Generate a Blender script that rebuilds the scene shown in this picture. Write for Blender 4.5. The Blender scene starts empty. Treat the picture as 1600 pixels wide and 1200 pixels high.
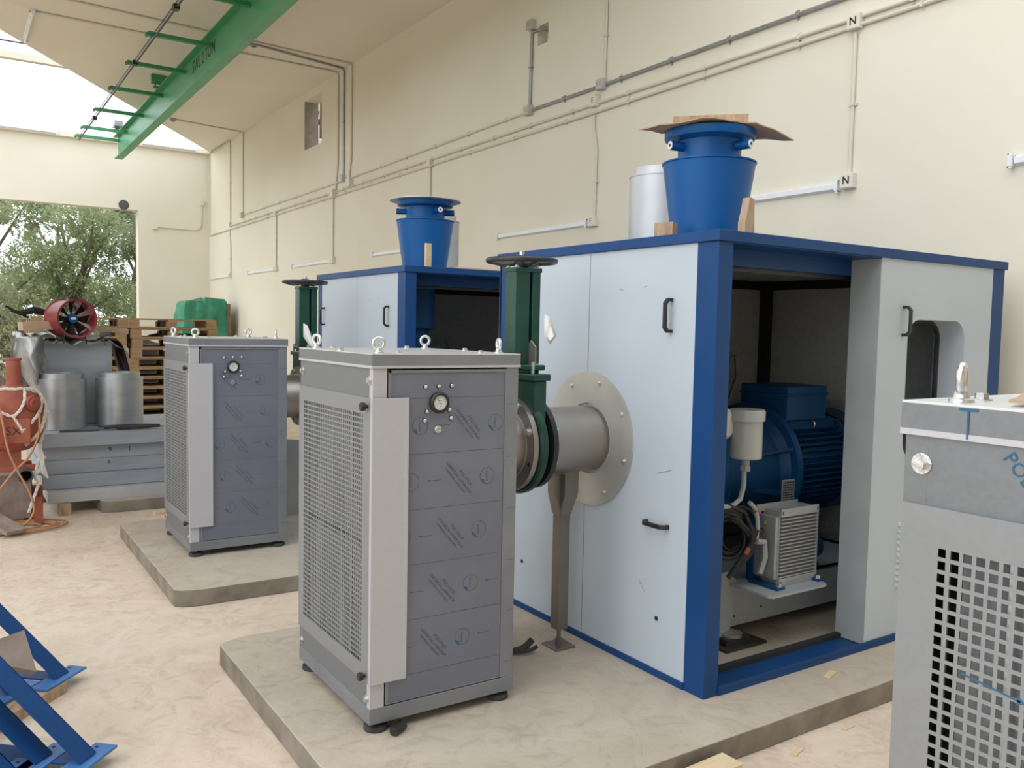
import bpy, bmesh, math, random
from mathutils import Matrix, Vector, Euler
from math import sin, cos, pi, radians

scn = bpy.context.scene
col = scn.collection
random.seed(7)

# ------------------------------------------------------------------ camera
R = Matrix(((0.8350, 0.0190, -0.5500), (-0.5500, 0.0660, -0.8330), (0.0200, 0.9980, 0.0650)))
zc = R.col[2].normalized(); xc = (R.col[0] - zc * R.col[0].dot(zc)).normalized(); yc = zc.cross(xc)
cam_d = bpy.data.cameras.new('camera'); cam = bpy.data.objects.new('camera', cam_d); col.objects.link(cam)
cam.matrix_world = Matrix(((xc.x, yc.x, zc.x, 0), (xc.y, yc.y, zc.y, 0), (xc.z, yc.z, zc.z, 1.65), (0, 0, 0, 1)))
cam_d.sensor_width = 36; cam_d.lens = 30.0; cam_d.clip_start = 0.05; cam_d.clip_end = 300
scn.camera = cam

# ------------------------------------------------------------------ light
scn.view_settings.view_transform = 'Standard'; scn.view_settings.look = 'None'
scn.view_settings.gamma = 1; scn.view_settings.exposure = 0.0; scn.view_settings.use_curve_mapping = False
w = bpy.data.worlds.new('overcast_sky'); scn.world = w; w.use_nodes = True
bg = w.node_tree.nodes['Background']; bg.inputs[0].default_value = (0.90, 0.95, 1.0, 1); bg.inputs[1].default_value = 2.35
sun_d = bpy.data.lights.new('hazy_sun', 'SUN'); sun_d.energy = 0.5; sun_d.angle = radians(50); sun_d.color = (1, .95, .86)
sun = bpy.data.objects.new('hazy_sun', sun_d); col.objects.link(sun)
sun.rotation_euler = Vector((-1.0, -0.12, 0.62)).to_track_quat('Z', 'Y').to_euler()

# ------------------------------------------------------------------ materials
def new_mat(name):
    m = bpy.data.materials.new(name); m.use_nodes = True
    nt = m.node_tree; return m, nt, nt.nodes['Principled BSDF']

def mat(name, c, rough=.5, metal=0., c2=None, scale=8., detail=4., bump=0., bscale=None, mix=1., spec=.5, rvar=0., coords='Object', stretch=(1,1,1), lo=.35, hi=.65):
    m, nt, b = new_mat(name)
    b.inputs['Roughness'].default_value = rough; b.inputs['Metallic'].default_value = metal
    b.inputs['Specular IOR Level'].default_value = spec
    b.inputs['Base Color'].default_value = (*c, 1)
    if c2 is not None or bump or rvar:
        tc = nt.nodes.new('ShaderNodeTexCoord'); mp = nt.nodes.new('ShaderNodeMapping'); mp.inputs['Scale'].default_value = stretch
        nt.links.new(tc.outputs[coords], mp.inputs[0])
        n = nt.nodes.new('ShaderNodeTexNoise'); n.inputs['Scale'].default_value = scale; n.inputs['Detail'].default_value = detail
        nt.links.new(mp.outputs[0], n.inputs['Vector'])
        if c2 is not None:
            r = nt.nodes.new('ShaderNodeValToRGB'); r.color_ramp.elements[0].position = lo; r.color_ramp.elements[1].position = hi
            r.color_ramp.elements[0].color = (*c, 1); r.color_ramp.elements[1].color = (*c2, 1)
            nt.links.new(n.outputs[0], r.inputs[0]); nt.links.new(r.outputs[0], b.inputs['Base Color'])
        if rvar:
            mr = nt.nodes.new('ShaderNodeMapRange'); mr.inputs[3].default_value = rough - rvar; mr.inputs[4].default_value = rough + rvar
            nt.links.new(n.outputs[0], mr.inputs[0]); nt.links.new(mr.outputs[0], b.inputs['Roughness'])
        if bump:
            n2 = nt.nodes.new('ShaderNodeTexNoise'); n2.inputs['Scale'].default_value = bscale or scale * 3; n2.inputs['Detail'].default_value = 6
            nt.links.new(mp.outputs[0], n2.inputs['Vector'])
            bp = nt.nodes.new('ShaderNodeBump'); bp.inputs['Strength'].default_value = bump; bp.inputs['Distance'].default_value = .02
            nt.links.new(n2.outputs[0], bp.inputs['Height']); nt.links.new(bp.outputs[0], b.inputs['Normal'])
    return m

def spangle(name, c, c2, rough, metal, scale=60):
    m, nt, b = new_mat(name)
    tc = nt.nodes.new('ShaderNodeTexCoord'); v = nt.nodes.new('ShaderNodeTexVoronoi'); v.inputs['Scale'].default_value = scale
    n = nt.nodes.new('ShaderNodeTexNoise'); n.inputs['Scale'].default_value = 3; n.inputs['Detail'].default_value = 5
    nt.links.new(tc.outputs['Object'], v.inputs['Vector']); nt.links.new(tc.outputs['Object'], n.inputs['Vector'])
    sep = nt.nodes.new('ShaderNodeSeparateColor'); nt.links.new(v.outputs['Color'], sep.inputs[0])
    ad = nt.nodes.new('ShaderNodeMath'); ad.operation = 'MULTIPLY_ADD'; ad.inputs[1].default_value = .45; nt.links.new(sep.outputs[0], ad.inputs[0])
    mu = nt.nodes.new('ShaderNodeMath'); mu.operation = 'MULTIPLY'; mu.inputs[1].default_value = .6
    nt.links.new(n.outputs[0], mu.inputs[0]); nt.links.new(mu.outputs[0], ad.inputs[2])
    mx = nt.nodes.new('ShaderNodeMix'); mx.data_type = 'RGBA'; nt.links.new(ad.outputs[0], mx.inputs[0])
    mx.inputs[6].default_value = (*c, 1); mx.inputs[7].default_value = (*c2, 1); nt.links.new(mx.outputs[2], b.inputs['Base Color'])
    mr = nt.nodes.new('ShaderNodeMapRange'); mr.inputs[3].default_value = rough - .08; mr.inputs[4].default_value = rough + .1
    nt.links.new(ad.outputs[0], mr.inputs[0]); nt.links.new(mr.outputs[0], b.inputs['Roughness'])
    b.inputs['Metallic'].default_value = metal
    return m

def screed(name, base, light, dark, pale):
    m, nt, b = new_mat(name); b.inputs['Roughness'].default_value = .85; b.inputs['Specular IOR Level'].default_value = .25
    tc = nt.nodes.new('ShaderNodeTexCoord')
    def noise(s, d, dist=0., rough=.5):
        n = nt.nodes.new('ShaderNodeTexNoise'); n.inputs['Scale'].default_value = s; n.inputs['Detail'].default_value = d
        n.inputs['Distortion'].default_value = dist; n.inputs['Roughness'].default_value = rough
        nt.links.new(tc.outputs['Object'], n.inputs['Vector']); return n
    def ramp(n, a, bb, ca, cb):
        r = nt.nodes.new('ShaderNodeValToRGB'); e = r.color_ramp.elements; e[0].position = a; e[1].position = bb; e[0].color = (*ca, 1); e[1].color = (*cb, 1)
        nt.links.new(n.outputs[0], r.inputs[0]); return r
    n1 = noise(1.3, 8, 2.2, .62); n2 = noise(7, 9, 1.5, .65); n3 = noise(40, 3)
    r1 = ramp(n1, .36, .62, base, light); r2 = ramp(n2, .33, .5, (1, 1, 1), (0, 0, 0)); r3 = ramp(noise(.6, 4, .6), .45, .7, (0, 0, 0), (1, 1, 1))
    mx = nt.nodes.new('ShaderNodeMix'); mx.data_type = 'RGBA'; f = nt.nodes.new('ShaderNodeMath'); f.operation = 'MULTIPLY'; f.inputs[1].default_value = .55
    nt.links.new(r2.outputs[0], f.inputs[0]); nt.links.new(f.outputs[0], mx.inputs[0]); nt.links.new(r1.outputs[0], mx.inputs[6]); mx.inputs[7].default_value = (*dark, 1)
    m2 = nt.nodes.new('ShaderNodeMix'); m2.data_type = 'RGBA'; f2 = nt.nodes.new('ShaderNodeMath'); f2.operation = 'MULTIPLY'; f2.inputs[1].default_value = .5
    nt.links.new(r3.outputs[0], f2.inputs[0]); nt.links.new(f2.outputs[0], m2.inputs[0]); nt.links.new(mx.outputs[2], m2.inputs[6]); m2.inputs[7].default_value = (*pale, 1)
    nt.links.new(m2.outputs[2], b.inputs['Base Color'])
    bp = nt.nodes.new('ShaderNodeBump'); bp.inputs['Strength'].default_value = .5; bp.inputs['Distance'].default_value = .012
    nt.links.new(n2.outputs[0], bp.inputs['Height'])
    bp2 = nt.nodes.new('ShaderNodeBump'); bp2.inputs['Strength'].default_value = .3; bp2.inputs['Distance'].default_value = .003
    nt.links.new(n3.outputs[0], bp2.inputs['Height']); nt.links.new(bp.outputs[0], bp2.inputs['Normal']); nt.links.new(bp2.outputs[0], b.inputs['Normal'])
    return m

M = {}
M['floor'] = screed('floor_screed', (.60, .485, .38), (.70, .585, .475), (.43, .34, .265), (.80, .68, .585))
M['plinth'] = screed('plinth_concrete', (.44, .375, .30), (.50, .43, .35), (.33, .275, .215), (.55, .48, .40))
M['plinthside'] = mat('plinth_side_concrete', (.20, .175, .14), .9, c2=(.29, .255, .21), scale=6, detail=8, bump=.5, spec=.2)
M['cupgrey'] = mat('glossy_grey_plastic', (.42, .44, .43), .25)
M['galvmid'] = spangle('galvanised_grille_sheet', (.27, .285, .30), (.31, .325, .34), .45, .5, 110)
M['hoseblack'] = mat('black_hose_rubber', (.008, .008, .009), .5)
M['ground'] = mat('outside_ground', (.20, .19, .12), .9, c2=(.30, .28, .18), scale=.8)
M['wall'] = mat('wall_cream_paint', (.74, .69, .575), .8, c2=(.78, .735, .63), scale=.7, detail=8, bump=.05, bscale=20, spec=.2)
M['ceil'] = mat('ceiling_cream_paint', (.75, .70, .60), .85, c2=(.79, .74, .64), scale=.5, bump=.04, bscale=12, spec=.2)
M['outerwall'] = mat('neighbour_wall', (.5, .42, .36), .9)
M['galv'] = spangle('galvanised_sheet_dimmed', (.195, .21, .228), (.24, .255, .272), .42, .55, 110)  # colour darkened in place of dimming the light on the cabinet sides
M['galvflap'] = spangle('galvanised_flap', (.50, .50, .54), (.56, .56, .60), .5, .35, 130)
M['lidtop'] = mat('lid_skylit_sheet', (.66, .67, .68), .35, .6, c2=(.74, .75, .76), scale=5)  # lid tops: sky glare put into a paler colour
M['film'] = mat('film_coated_steel', (.17, .185, .235), .38, .25, c2=(.195, .21, .26), scale=2.5, rvar=.05)
M['filmgalv'] = mat('film_coated_trim', (.215, .23, .255), .4, .4, c2=(.26, .275, .30), scale=4)
M['print'] = mat('film_print_ink', (.05, .08, .125), .5)
M['printblue'] = mat('film_print_blue', (.02, .12, .24), .5)
M['seam'] = mat('film_seam', (.085, .09, .105), .5)
M['zinc'] = mat('zinc_plated_steel', (.72, .72, .70), .28, .95, c2=(.6, .6, .58), scale=60, bump=.2, bscale=120)
M['dark'] = mat('dark_void', (.02, .02, .022), .8)
M['filter'] = mat('filter_pleats', (.24, .245, .26), .8, c2=(.32, .325, .34), scale=12, stretch=(1, 8, .3))
M['black'] = mat('black_plastic', (.018, .018, .02), .4)
M['rubber'] = mat('black_rubber', (.025, .025, .026), .7, c2=(.05, .05, .05), scale=20)
M['castblack'] = mat('black_cast_iron', (.02, .025, .027), .35, bump=.1, bscale=80)
M['white'] = mat('white_enamel', (.78, .80, .84), .35)
M['dial'] = mat('white_dial', (.7, .7, .68), .3)
M['panel'] = mat('pale_blue_grey_panel', (.47, .535, .60), .5, .0, c2=(.51, .575, .64), scale=1.4, detail=6, spec=.35)
M['leafgrey'] = mat('grey_panel_edge', (.36, .39, .40), .55, c2=(.30, .33, .34), scale=3, detail=6)
M['blue'] = mat('deep_blue_paint', (.008, .052, .175), .42, c2=(.010, .06, .20), scale=3, spec=.25)
M['bluedark'] = mat('machine_blue_paint', (.005, .055, .165), .45, c2=(.007, .07, .195), scale=4, spec=.3)
M['bluesil'] = mat('bright_blue_paint', (.003, .085, .29), .34, c2=(.004, .10, .33), scale=2, spec=.28)
M['bluetoplit'] = mat('rack_blue_toplit', (.04, .14, .38), .4, c2=(.05, .17, .43), scale=3)  # base plates: light from above put into a paler blue
M['foam'] = mat('acoustic_foam', (.44, .45, .44), .95, c2=(.50, .51, .50), scale=30, bump=.3, bscale=90)
M['greyframe'] = mat('light_grey_machine_paint', (.36, .39, .40), .45, c2=(.32, .35, .36), scale=4)
M['alu'] = mat('cooler_aluminium', (.42, .44, .45), .45, .5, c2=(.36, .38, .39), scale=8)
M['alumid'] = mat('cooler_fin_dark', (.10, .105, .11), .6)
M['green'] = mat('bottle_green_enamel', (.006, .05, .035), .32, c2=(.012, .07, .05), scale=8, bump=.1, bscale=60)
M['steel'] = mat('brushed_stainless', (.36, .33, .30), .4, .85, c2=(.42, .39, .36), scale=2, rvar=.05)
M['steelplate'] = mat('dull_stainless_plate', (.50, .50, .47), .5, .6, c2=(.58, .58, .55), scale=4)
M['cyl'] = mat('galvanised_drum', (.40, .42, .43), .4, .75, c2=(.48, .50, .51), scale=3, stretch=(1, 1, 3), rvar=.05)
M['cylpale'] = mat('pale_grey_drum', (.50, .52, .55), .45, .4, c2=(.58, .60, .62), scale=3)
M['stack'] = mat('blue_grey_sheet', (.33, .37, .42), .42, .35, c2=(.40, .44, .49), scale=2, stretch=(1, 1, 5))
M['wood'] = mat('pallet_timber', (.30, .19, .10), .8, c2=(.42, .28, .16), scale=4, detail=8, stretch=(.6, 6, 6), bump=.2)
M['woodblock'] = mat('raw_wood_block', (.36, .24, .15), .85, c2=(.52, .38, .25), scale=9, detail=8, stretch=(4, 4, .8), bump=.3)
M['woodpale'] = mat('pale_batten_wood', (.62, .47, .28), .8, c2=(.72, .58, .38), scale=9, stretch=(.5, 6, 6))
M['card'] = mat('cardboard', (.42, .29, .19), .85, c2=(.50, .36, .25), scale=5, bump=.15)
M['carddark'] = mat('cardboard_edge', (.12, .08, .05), .9, c2=(.25, .17, .11), scale=50)
M['redfan'] = mat('fan_red_paint', (.20, .02, .025), .4, c2=(.25, .03, .035), scale=4)
M['orange'] = mat('red_oxide_paint', (.27, .06, .035), .65, c2=(.38, .11, .065), scale=5, detail=8, bump=.15)
M['rope'] = mat('white_rope', (.78, .74, .68), .9, c2=(.62, .56, .5), scale=60)
M['hose'] = mat('orange_brown_hose', (.42, .20, .09), .6, c2=(.50, .25, .12), scale=20)
M['foil'] = mat('silver_tarpaulin', (.34, .35, .35), .38, .55, c2=(.48, .48, .48), scale=6, bump=.5, bscale=14)
M['blacktarp'] = mat('black_tarpaulin', (.006, .006, .007), .75, bump=.3, bscale=10)
M['brownsheet'] = mat('dusty_brown_sheet', (.26, .20, .17), .9, c2=(.36, .29, .25), scale=8, bump=.4)
M['greentarp'] = mat('green_tarpaulin', (.02, .20, .11), .5, c2=(.04, .27, .16), scale=6, bump=.3, bscale=14)
M['beam'] = mat('crane_green_paint', (.05, .27, .115), .4, c2=(.06, .31, .135), scale=2)
M['beamarm'] = mat('arm_green_paint', (.045, .24, .12), .5)
M['conduit'] = mat('cream_conduit', (.66, .62, .52), .5)
M['steelpost'] = mat('brown_tinted_stainless', (.21, .19, .165), .42, .7, c2=(.27, .25, .22), scale=2)
M['conduitgrey'] = mat('galvanised_conduit', (.30, .31, .32), .4, .6, c2=(.38, .39, .40), scale=20)
M['box'] = mat('cream_junction_box', (.72, .69, .60), .5)
M['boxgrey'] = mat('grey_junction_box', (.52, .52, .50), .5, .3)
M['red'] = mat('red_lettering', (.5, .03, .03), .6)
M['ink'] = mat('black_lettering', (.02, .02, .02), .6)
M['yellow'] = mat('yellow_sticker', (.5, .42, .1), .6)
M['bark'] = mat('tree_bark', (.12, .09, .065), .9, c2=(.2, .16, .12), scale=6, bump=.4)
M['concrete'] = mat('rough_concrete', (.25, .22, .18), .9, c2=(.34, .31, .26), scale=7, bump=.4)
M['perfdark'] = mat('grey_perforated', (.09, .09, .095), .9)
def leafmat(name, c, c2):
    m, nt, b = new_mat(name); b.inputs['Roughness'].default_value = .55
    oi = nt.nodes.new('ShaderNodeTexCoord'); n = nt.nodes.new('ShaderNodeTexNoise'); n.inputs['Scale'].default_value = 1.2; n.inputs['Detail'].default_value = 6
    nt.links.new(oi.outputs['Object'], n.inputs['Vector'])
    r = nt.nodes.new('ShaderNodeValToRGB'); r.color_ramp.elements[0].position = .35; r.color_ramp.elements[1].position = .65
    r.color_ramp.elements[0].color = (*c, 1); r.color_ramp.elements[1].color = (*c2, 1); nt.links.new(n.outputs[0], r.inputs[0]); nt.links.new(r.outputs[0], b.inputs['Base Color'])
    tr = nt.nodes.new('ShaderNodeBsdfTranslucent'); nt.links.new(r.outputs[0], tr.inputs[0])
    mx = nt.nodes.new('ShaderNodeMixShader'); mx.inputs[0].default_value = .35
    nt.links.new(b.outputs[0], mx.inputs[1]); nt.links.new(tr.outputs[0], mx.inputs[2]); nt.links.new(mx.outputs[0], nt.nodes['Material Output'].inputs[0])
    return m
LEAF = [leafmat('leaves_mid_green', (.24, .31, .15), (.40, .46, .25)), leafmat('leaves_olive', (.30, .33, .19), (.45, .46, .28)), leafmat('leaves_dark_green', (.15, .21, .11), (.27, .33, .18))]
gm, gnt, gb = new_mat('clear_window_pane'); gb.inputs['Transmission Weight'].default_value = 1; gb.inputs['Roughness'].default_value = .02; gb.inputs['IOR'].default_value = 1.05; gb.inputs['Base Color'].default_value = (.85, .87, .87, 1)
M['glass'] = gm

# ------------------------------------------------------------------ mesh builder
class MB:
    def __init__(s): s.v = []; s.f = []; s.mi = []; s.mats = []; s.cur = 0; s.X = Matrix.Identity(4); s.sm = []
    def mat(s, m):
        if m not in s.mats: s.mats.append(m)
        s.cur = s.mats.index(m); return s
    def add(s, vs, fs, smooth=True):
        n = len(s.v); X = s.X
        for p in vs: s.v.append(tuple(X @ Vector(p)))
        for f in fs: s.f.append([n + i for i in f]); s.mi.append(s.cur)
    def box(s, x0, x1, y0, y1, z0, z1):
        vs = [(x, y, z) for x in (x0, x1) for y in (y0, y1) for z in (z0, z1)]
        s.add(vs, [(0, 1, 3, 2), (4, 6, 7, 5), (0, 4, 5, 1), (2, 3, 7, 6), (0, 2, 6, 4), (1, 5, 7, 3)]); return s
    def prism(s, pts, z0, z1):     # polygon in local XY extruded in Z
        n = len(pts); vs = [(p[0], p[1], z0) for p in pts] + [(p[0], p[1], z1) for p in pts]
        s.add(vs, [tuple(range(n))[::-1], tuple(range(n, 2 * n))] + [(i, (i + 1) % n, n + (i + 1) % n, n + i) for i in range(n)]); return s
    def lathe(s, prof, n=32, c=(0, 0, 0), axis='z', close=False):
        # prof: list of (r, h) ; axis direction
        vs = []; fs = []; m = len(prof)
        for i in range(n):
            a = 2 * pi * i / n
            for r, h in prof:
                p = (r * cos(a), r * sin(a), h)
                if axis == 'x': p = (p[2], p[0], p[1])
                elif axis == 'y': p = (p[1], p[2], p[0])
                vs.append((p[0] + c[0], p[1] + c[1], p[2] + c[2]))
        for i in range(n):
            j = (i + 1) % n
            for k in range(m - 1 + (1 if close else 0)):
                k2 = (k + 1) % m; fs.append((i * m + k, j * m + k, j * m + k2, i * m + k2))
        if not close:
            if prof[0][0] > 1e-6: fs.append(tuple(i * m for i in range(n))[::-1])
            if prof[-1][0] > 1e-6: fs.append(tuple(i * m + m - 1 for i in range(n)))
        s.add(vs, fs); return s
    def cyl(s, p0, p1, r0, r1=None, n=16):
        r1 = r0 if r1 is None else r1; p0 = Vector(p0); p1 = Vector(p1); d = (p1 - p0).normalized()
        u = d.orthogonal().normalized(); v = d.cross(u); vs = []
        for p, r in ((p0, r0), (p1, r1)):
            for i in range(n): a = 2 * pi * i / n; vs.append(tuple(p + u * (r * cos(a)) + v * (r * sin(a))))
        s.add(vs, [(i, (i + 1) % n, n + (i + 1) % n, n + i) for i in range(n)] + [tuple(range(n))[::-1], tuple(range(n, 2 * n))]); return s
    def tube(s, pts, r, n=8, closed=False, rad=None):
        P = [Vector(p) for p in pts]; N = len(P); vs = []; fs = []; u = None
        for i in range(N):
            if closed: d = P[(i + 1) % N] - P[i - 1]
            else: d = P[min(i + 1, N - 1)] - P[max(i - 1, 0)]
            d.normalize()
            if u is None: u = d.orthogonal().normalized()
            u = (u - d * u.dot(d)); u = u.normalized() if u.length > 1e-6 else d.orthogonal().normalized()
            v = d.cross(u); rr = rad[i] if rad else r
            for k in range(n): a = 2 * pi * k / n; vs.append(tuple(P[i] + u * (rr * cos(a)) + v * (rr * sin(a))))
        for i in range(N if closed else N - 1):
            j = (i + 1) % N
            for k in range(n): k2 = (k + 1) % n; fs.append((i * n + k, i * n + k2, j * n + k2, j * n + k))
        if not closed: fs += [tuple(range(n))[::-1], tuple(range((N - 1) * n, N * n))]
        s.add(vs, fs); return s
    def torus(s, c, R_, r, nrm=(0, 0, 1), n=32, m=10):
        c = Vector(c); d = Vector(nrm).normalized(); u = d.orthogonal().normalized(); v = d.cross(u)
        s.tube([c + u * (R_ * cos(2 * pi * i / n)) + v * (R_ * sin(2 * pi * i / n)) for i in range(n)], r, m, True); return s
    def hexbolt(s, c, nrm, r=.012, h=.008, washer=True):
        c = Vector(c); d = Vector(nrm).normalized()
        if washer: s.cyl(c, c + d * h * .25, r * 1.55, n=20); c = c + d * h * .25
        s.cyl(c, c + d * h, r, n=6); s.cyl(c + d * h, c + d * h * 1.05, r * .6, n=10); return s
    def text(s, body, size, X, ext=0.0):
        cu = bpy.data.curves.new('t', 'FONT'); cu.body = body; cu.size = size; cu.extrude = ext; cu.resolution_u = 2; cu.align_x = 'CENTER'; cu.align_y = 'CENTER'
        o = bpy.data.objects.new('t', cu); col.objects.link(o)
        dg = bpy.context.evaluated_depsgraph_get(); me = o.evaluated_get(dg).to_mesh()
        old = s.X; s.X = old @ X
        s.add([tuple(v.co) for v in me.vertices], [tuple(p.vertices) for p in me.polygons]); s.X = old
        o.evaluated_get(dg).to_mesh_clear(); bpy.data.objects.remove(o); bpy.data.curves.remove(cu); return s
    def obj(s, name, m=None, parent=None, bev=0., ang=35, label=None, loc=None):
        me = bpy.data.meshes.new(name); me.from_pydata(s.v, [], s.f)
        if m is not None and not s.mats: s.mats = [m]
        for mm in s.mats: me.materials.append(mm)
        me.polygons.foreach_set('material_index', s.mi); me.update()
        bm = bmesh.new(); bm.from_mesh(me); bmesh.ops.recalc_face_normals(bm, faces=bm.faces); bm.to_mesh(me); bm.free()
        me.polygons.foreach_set('use_smooth', [True] * len(me.polygons)); me.set_sharp_from_angle(angle=radians(ang))
        o = bpy.data.objects.new(name, me); col.objects.link(o)
        if parent is not None: o.parent = parent
        if loc: o.location = loc
        if bev:
            b = o.modifiers.new('bevel', 'BEVEL'); b.width = bev; b.segments = 2; b.limit_method = 'ANGLE'; b.angle_limit = radians(50); b.harden_normals = True
        if label: o['label'] = label
        return o

def mb(m=None, X=None):
    b = MB()
    if m is not None: b.mat(m)
    if X is not None: b.X = X
    return b
def tag(o, label, cat, group=None):
    o['label'] = label; o['category'] = cat
    if group: o['group'] = group
    return o
def thing(name, label, cat, loc=(0, 0, 0), rz=0, group=None):
    o = bpy.data.objects.new(name, None); col.objects.link(o); o.empty_display_size = .1
    o.location = loc; o.rotation_euler = (0, 0, rz); return tag(o, label, cat, group)
def struct(o): o['kind'] = 'structure'; return o
def dup(root, loc, label, rz=None):
    r = root.copy(); col.objects.link(r); r.location = loc; r['label'] = label
    if rz is not None: r.rotation_euler = (0, 0, rz)
    for ch in list(root.children):
        c = ch.copy(); col.objects.link(c); c.parent = r
        for g in ch.children: d = g.copy(); col.objects.link(d); d.parent = c
    return r
def T(x, y, z): return Matrix.Translation((x, y, z))
def RX(a): return Matrix.Rotation(a, 4, 'X')
def RY(a): return Matrix.Rotation(a, 4, 'Y')
def RZ(a): return Matrix.Rotation(a, 4, 'Z')
FRONT = RX(pi / 2)                       # text facing -Y, reading along +X
LEFTF = RZ(-pi / 2) @ RX(pi / 2)         # text facing -X, reading along -Y
#@@SETTING

# ================================================================== SETTING
WX = 5.2; BY = 21.0; CZ = 5.62
b = mb(M['floor']); b.box(-7, 5.5, -6.2, 21.3, -.15, 0); struct(b.obj('floor'))
b = mb(M['ground']); b.box(-60, 60, -60, 90, -.4, -.16); struct(b.obj('ground'))
# right wall with its two openings
b = mb(M['wall'])
y0, y1, z0, z1 = 13.72, 14.55, 4.65, 5.48
h0, h1, k0, k1 = 7.33, 7.52, 4.60, 4.80
X1 = WX + .25
b.box(WX, X1, -6.2, BY + .3, 0, k0); b.box(WX, X1, -6.2, h0, k0, k1); b.box(WX, X1, h1, BY + .3, k0, k1 - .15)
b.box(WX, X1, h1, y0, k1 - .15, k1); b.box(WX, X1, y1, BY + .3, k1 - .15, k1)
b.box(WX, X1, -6.2, y0, k1, z1); b.box(WX, X1, y1, BY + .3, k1, z1); b.box(WX, X1, -6.2, BY + .3, z1, CZ + .3)
b.box(WX + .12, X1, h0, h1, k0, k1)
b.mat(M['concrete']); b.box(WX + .004, X1, y1 - .004, y1 + .001, z0, z1); b.box(WX + .004, WX + .119, h0 + .001, h1 - .001, k0 + .001, k1 - .001) if False else None
o = struct(b.obj('wall_right'))
b = mb(M['outerwall']); b.box(7.0, 7.2, 10, 30, 0, 7); struct(b.obj('wall_neighbour'))
# far wall with the big doorway
b = mb(M['wall']); OX = 3.63; OZ = 4.15
b.box(OX, WX, BY, BY + .3, 0, OZ); b.box(-7, WX, BY, BY + .3, OZ, CZ + .05); b.box(-7, -4, BY, BY + .3, 0, OZ)
struct(b.obj('wall_far'))
b = mb(M['wall']); b.box(-7, WX, -6.2, -6.0, 0, 5.6); struct(b.obj('wall_near_unseen'))  # unseen wall, added to darken the faces turned towards the near end
b = mb(M['wall']); b.box(-7.2, -7, 7.5, BY + .3, 0, CZ); struct(b.obj('wall_left_unseen'))  # unseen wall, added to darken the middle of the right wall
# ceiling slab with its slanting edge
b = mb(M['ceil']); b.prism([(WX, 4.6), (WX, 20.9), (-5.5, 4.6)], CZ, CZ + .16); b.box(-7, WX, -6.2, -.9, CZ, CZ + .16); struct(b.obj('ceiling'))  # near box is unseen, shaped with the roof gap to steer the light
b = mb(M['ceil']); b.box(-7, WX - .02, BY - .12, BY - .002, CZ - .04, CZ + .06); struct(b.obj('trim_1'))
# panel joints on wall
b = mb(M['ceil'])
for yy in (7.02, 12.2): b.box(WX - .0006, WX + .002, yy, yy + .008, 0, CZ)
struct(b.obj('trim_2'))
# plinths
def plinth(name, y0, y1, seed, label):
    rnd = random.Random(seed); pts = []
    cs = [(1.06, y0), (5.15, y0), (5.15, y1), (1.06, y1)]
    for i in range(4):
        a = Vector(cs[i]); c = Vector(cs[(i + 1) % 4]); n = 30
        for k in range(n):
            p = a.lerp(c, k / n); j = .0018 if k else .02
            pts.append((p.x + rnd.uniform(-j, j) * (1 if k else 0) + (.03 if k == 0 and i in (0, 3) else 0), p.y + rnd.uniform(-j, j) * (1 if k else 0) + (.03 if k == 0 and i == 0 else (-.03 if k == 0 and i == 3 else 0))))
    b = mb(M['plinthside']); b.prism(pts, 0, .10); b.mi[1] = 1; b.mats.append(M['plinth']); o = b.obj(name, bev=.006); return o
for i, (a, c) in enumerate(((2.18, 4.18), (5.05, 7.05), (7.92, 9.92))):
    o = plinth('concrete_plinth', a, c, i, ''); 
    tag(o, ('concrete machine plinth under the nearest whole filter cabinet', 'concrete machine plinth under the second filter cabinet', 'concrete plinth beneath the stack of sheet metal panels')[i], 'plinth', 'concrete machine plinths')

# roof steel visible through the open roof
b = mb(M['conduit']); b.box(-7, 4.9, 16.66, 16.80, 5.95, 6.07); o = b.obj('roof_beam'); struct(o); o.name = 'trim_3'
t = thing('roof_cable', 'thin black cable strung across the open roof at top left', 'cable', (0, 15.6, 5.95))
b = mb(M['black']); b.tube([(-6, 0, 0), (-2, 0, -.02), (0, 0, -.03), (3.5, 0, 0)], .012, 6); b.obj('wire', parent=t)

def smooth(pts, n=10):
    P_ = [Vector(p) for p in pts]; Q = []
    for i in range(len(P_) - 1):
        p0 = P_[max(i - 1, 0)]; p1 = P_[i]; p2 = P_[i + 1]; p3 = P_[min(i + 2, len(P_) - 1)]
        for k in range(n): s_ = k / n; Q.append(.5 * ((2 * p1) + (-p0 + p2) * s_ + (2 * p0 - 5 * p1 + 4 * p2 - p3) * s_ ** 2 + (-p0 + 3 * p1 - 3 * p2 + p3) * s_ ** 3))
    Q.append(P_[-1]); return Q

# ================================================================== FILTER CABINETS
def sheet(b, y0, y1, z0, z1, x0, x1, cols, rows, fill=.68):
    # perforated sheet lying in a plane of constant x (thickness x0..x1)
    def lines(a, c, n):
        p = (c - a) / n; L = []
        for i in range(n): L += [a + i * p + p * (1 - fill) / 2, a + i * p + p * (1 + fill) / 2]
        return [a] + L + [c]
    ys = lines(y0, y1, cols); zs = lines(z0, z1, rows); ny = len(ys); nz = len(zs)
    vs = [(x, y, z) for x in (x0, x1) for y in ys for z in zs]; off = ny * nz; fs = []
    I = lambda i, j: i * nz + j
    for i in range(ny - 1):
        for j in range(nz - 1):
            if i % 2 == 1 and j % 2 == 1:
                q = [I(i, j), I(i + 1, j), I(i + 1, j + 1), I(i, j + 1)]
                for k in range(4): a, c = q[k], q[(k + 1) % 4]; fs.append((a, c, c + off, a + off))
            else:
                fs.append((I(i, j), I(i, j + 1), I(i + 1, j + 1), I(i + 1, j))); fs.append((off + I(i, j), off + I(i + 1, j), off + I(i + 1, j + 1), off + I(i, j + 1)))
    b.add(vs, fs)

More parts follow.
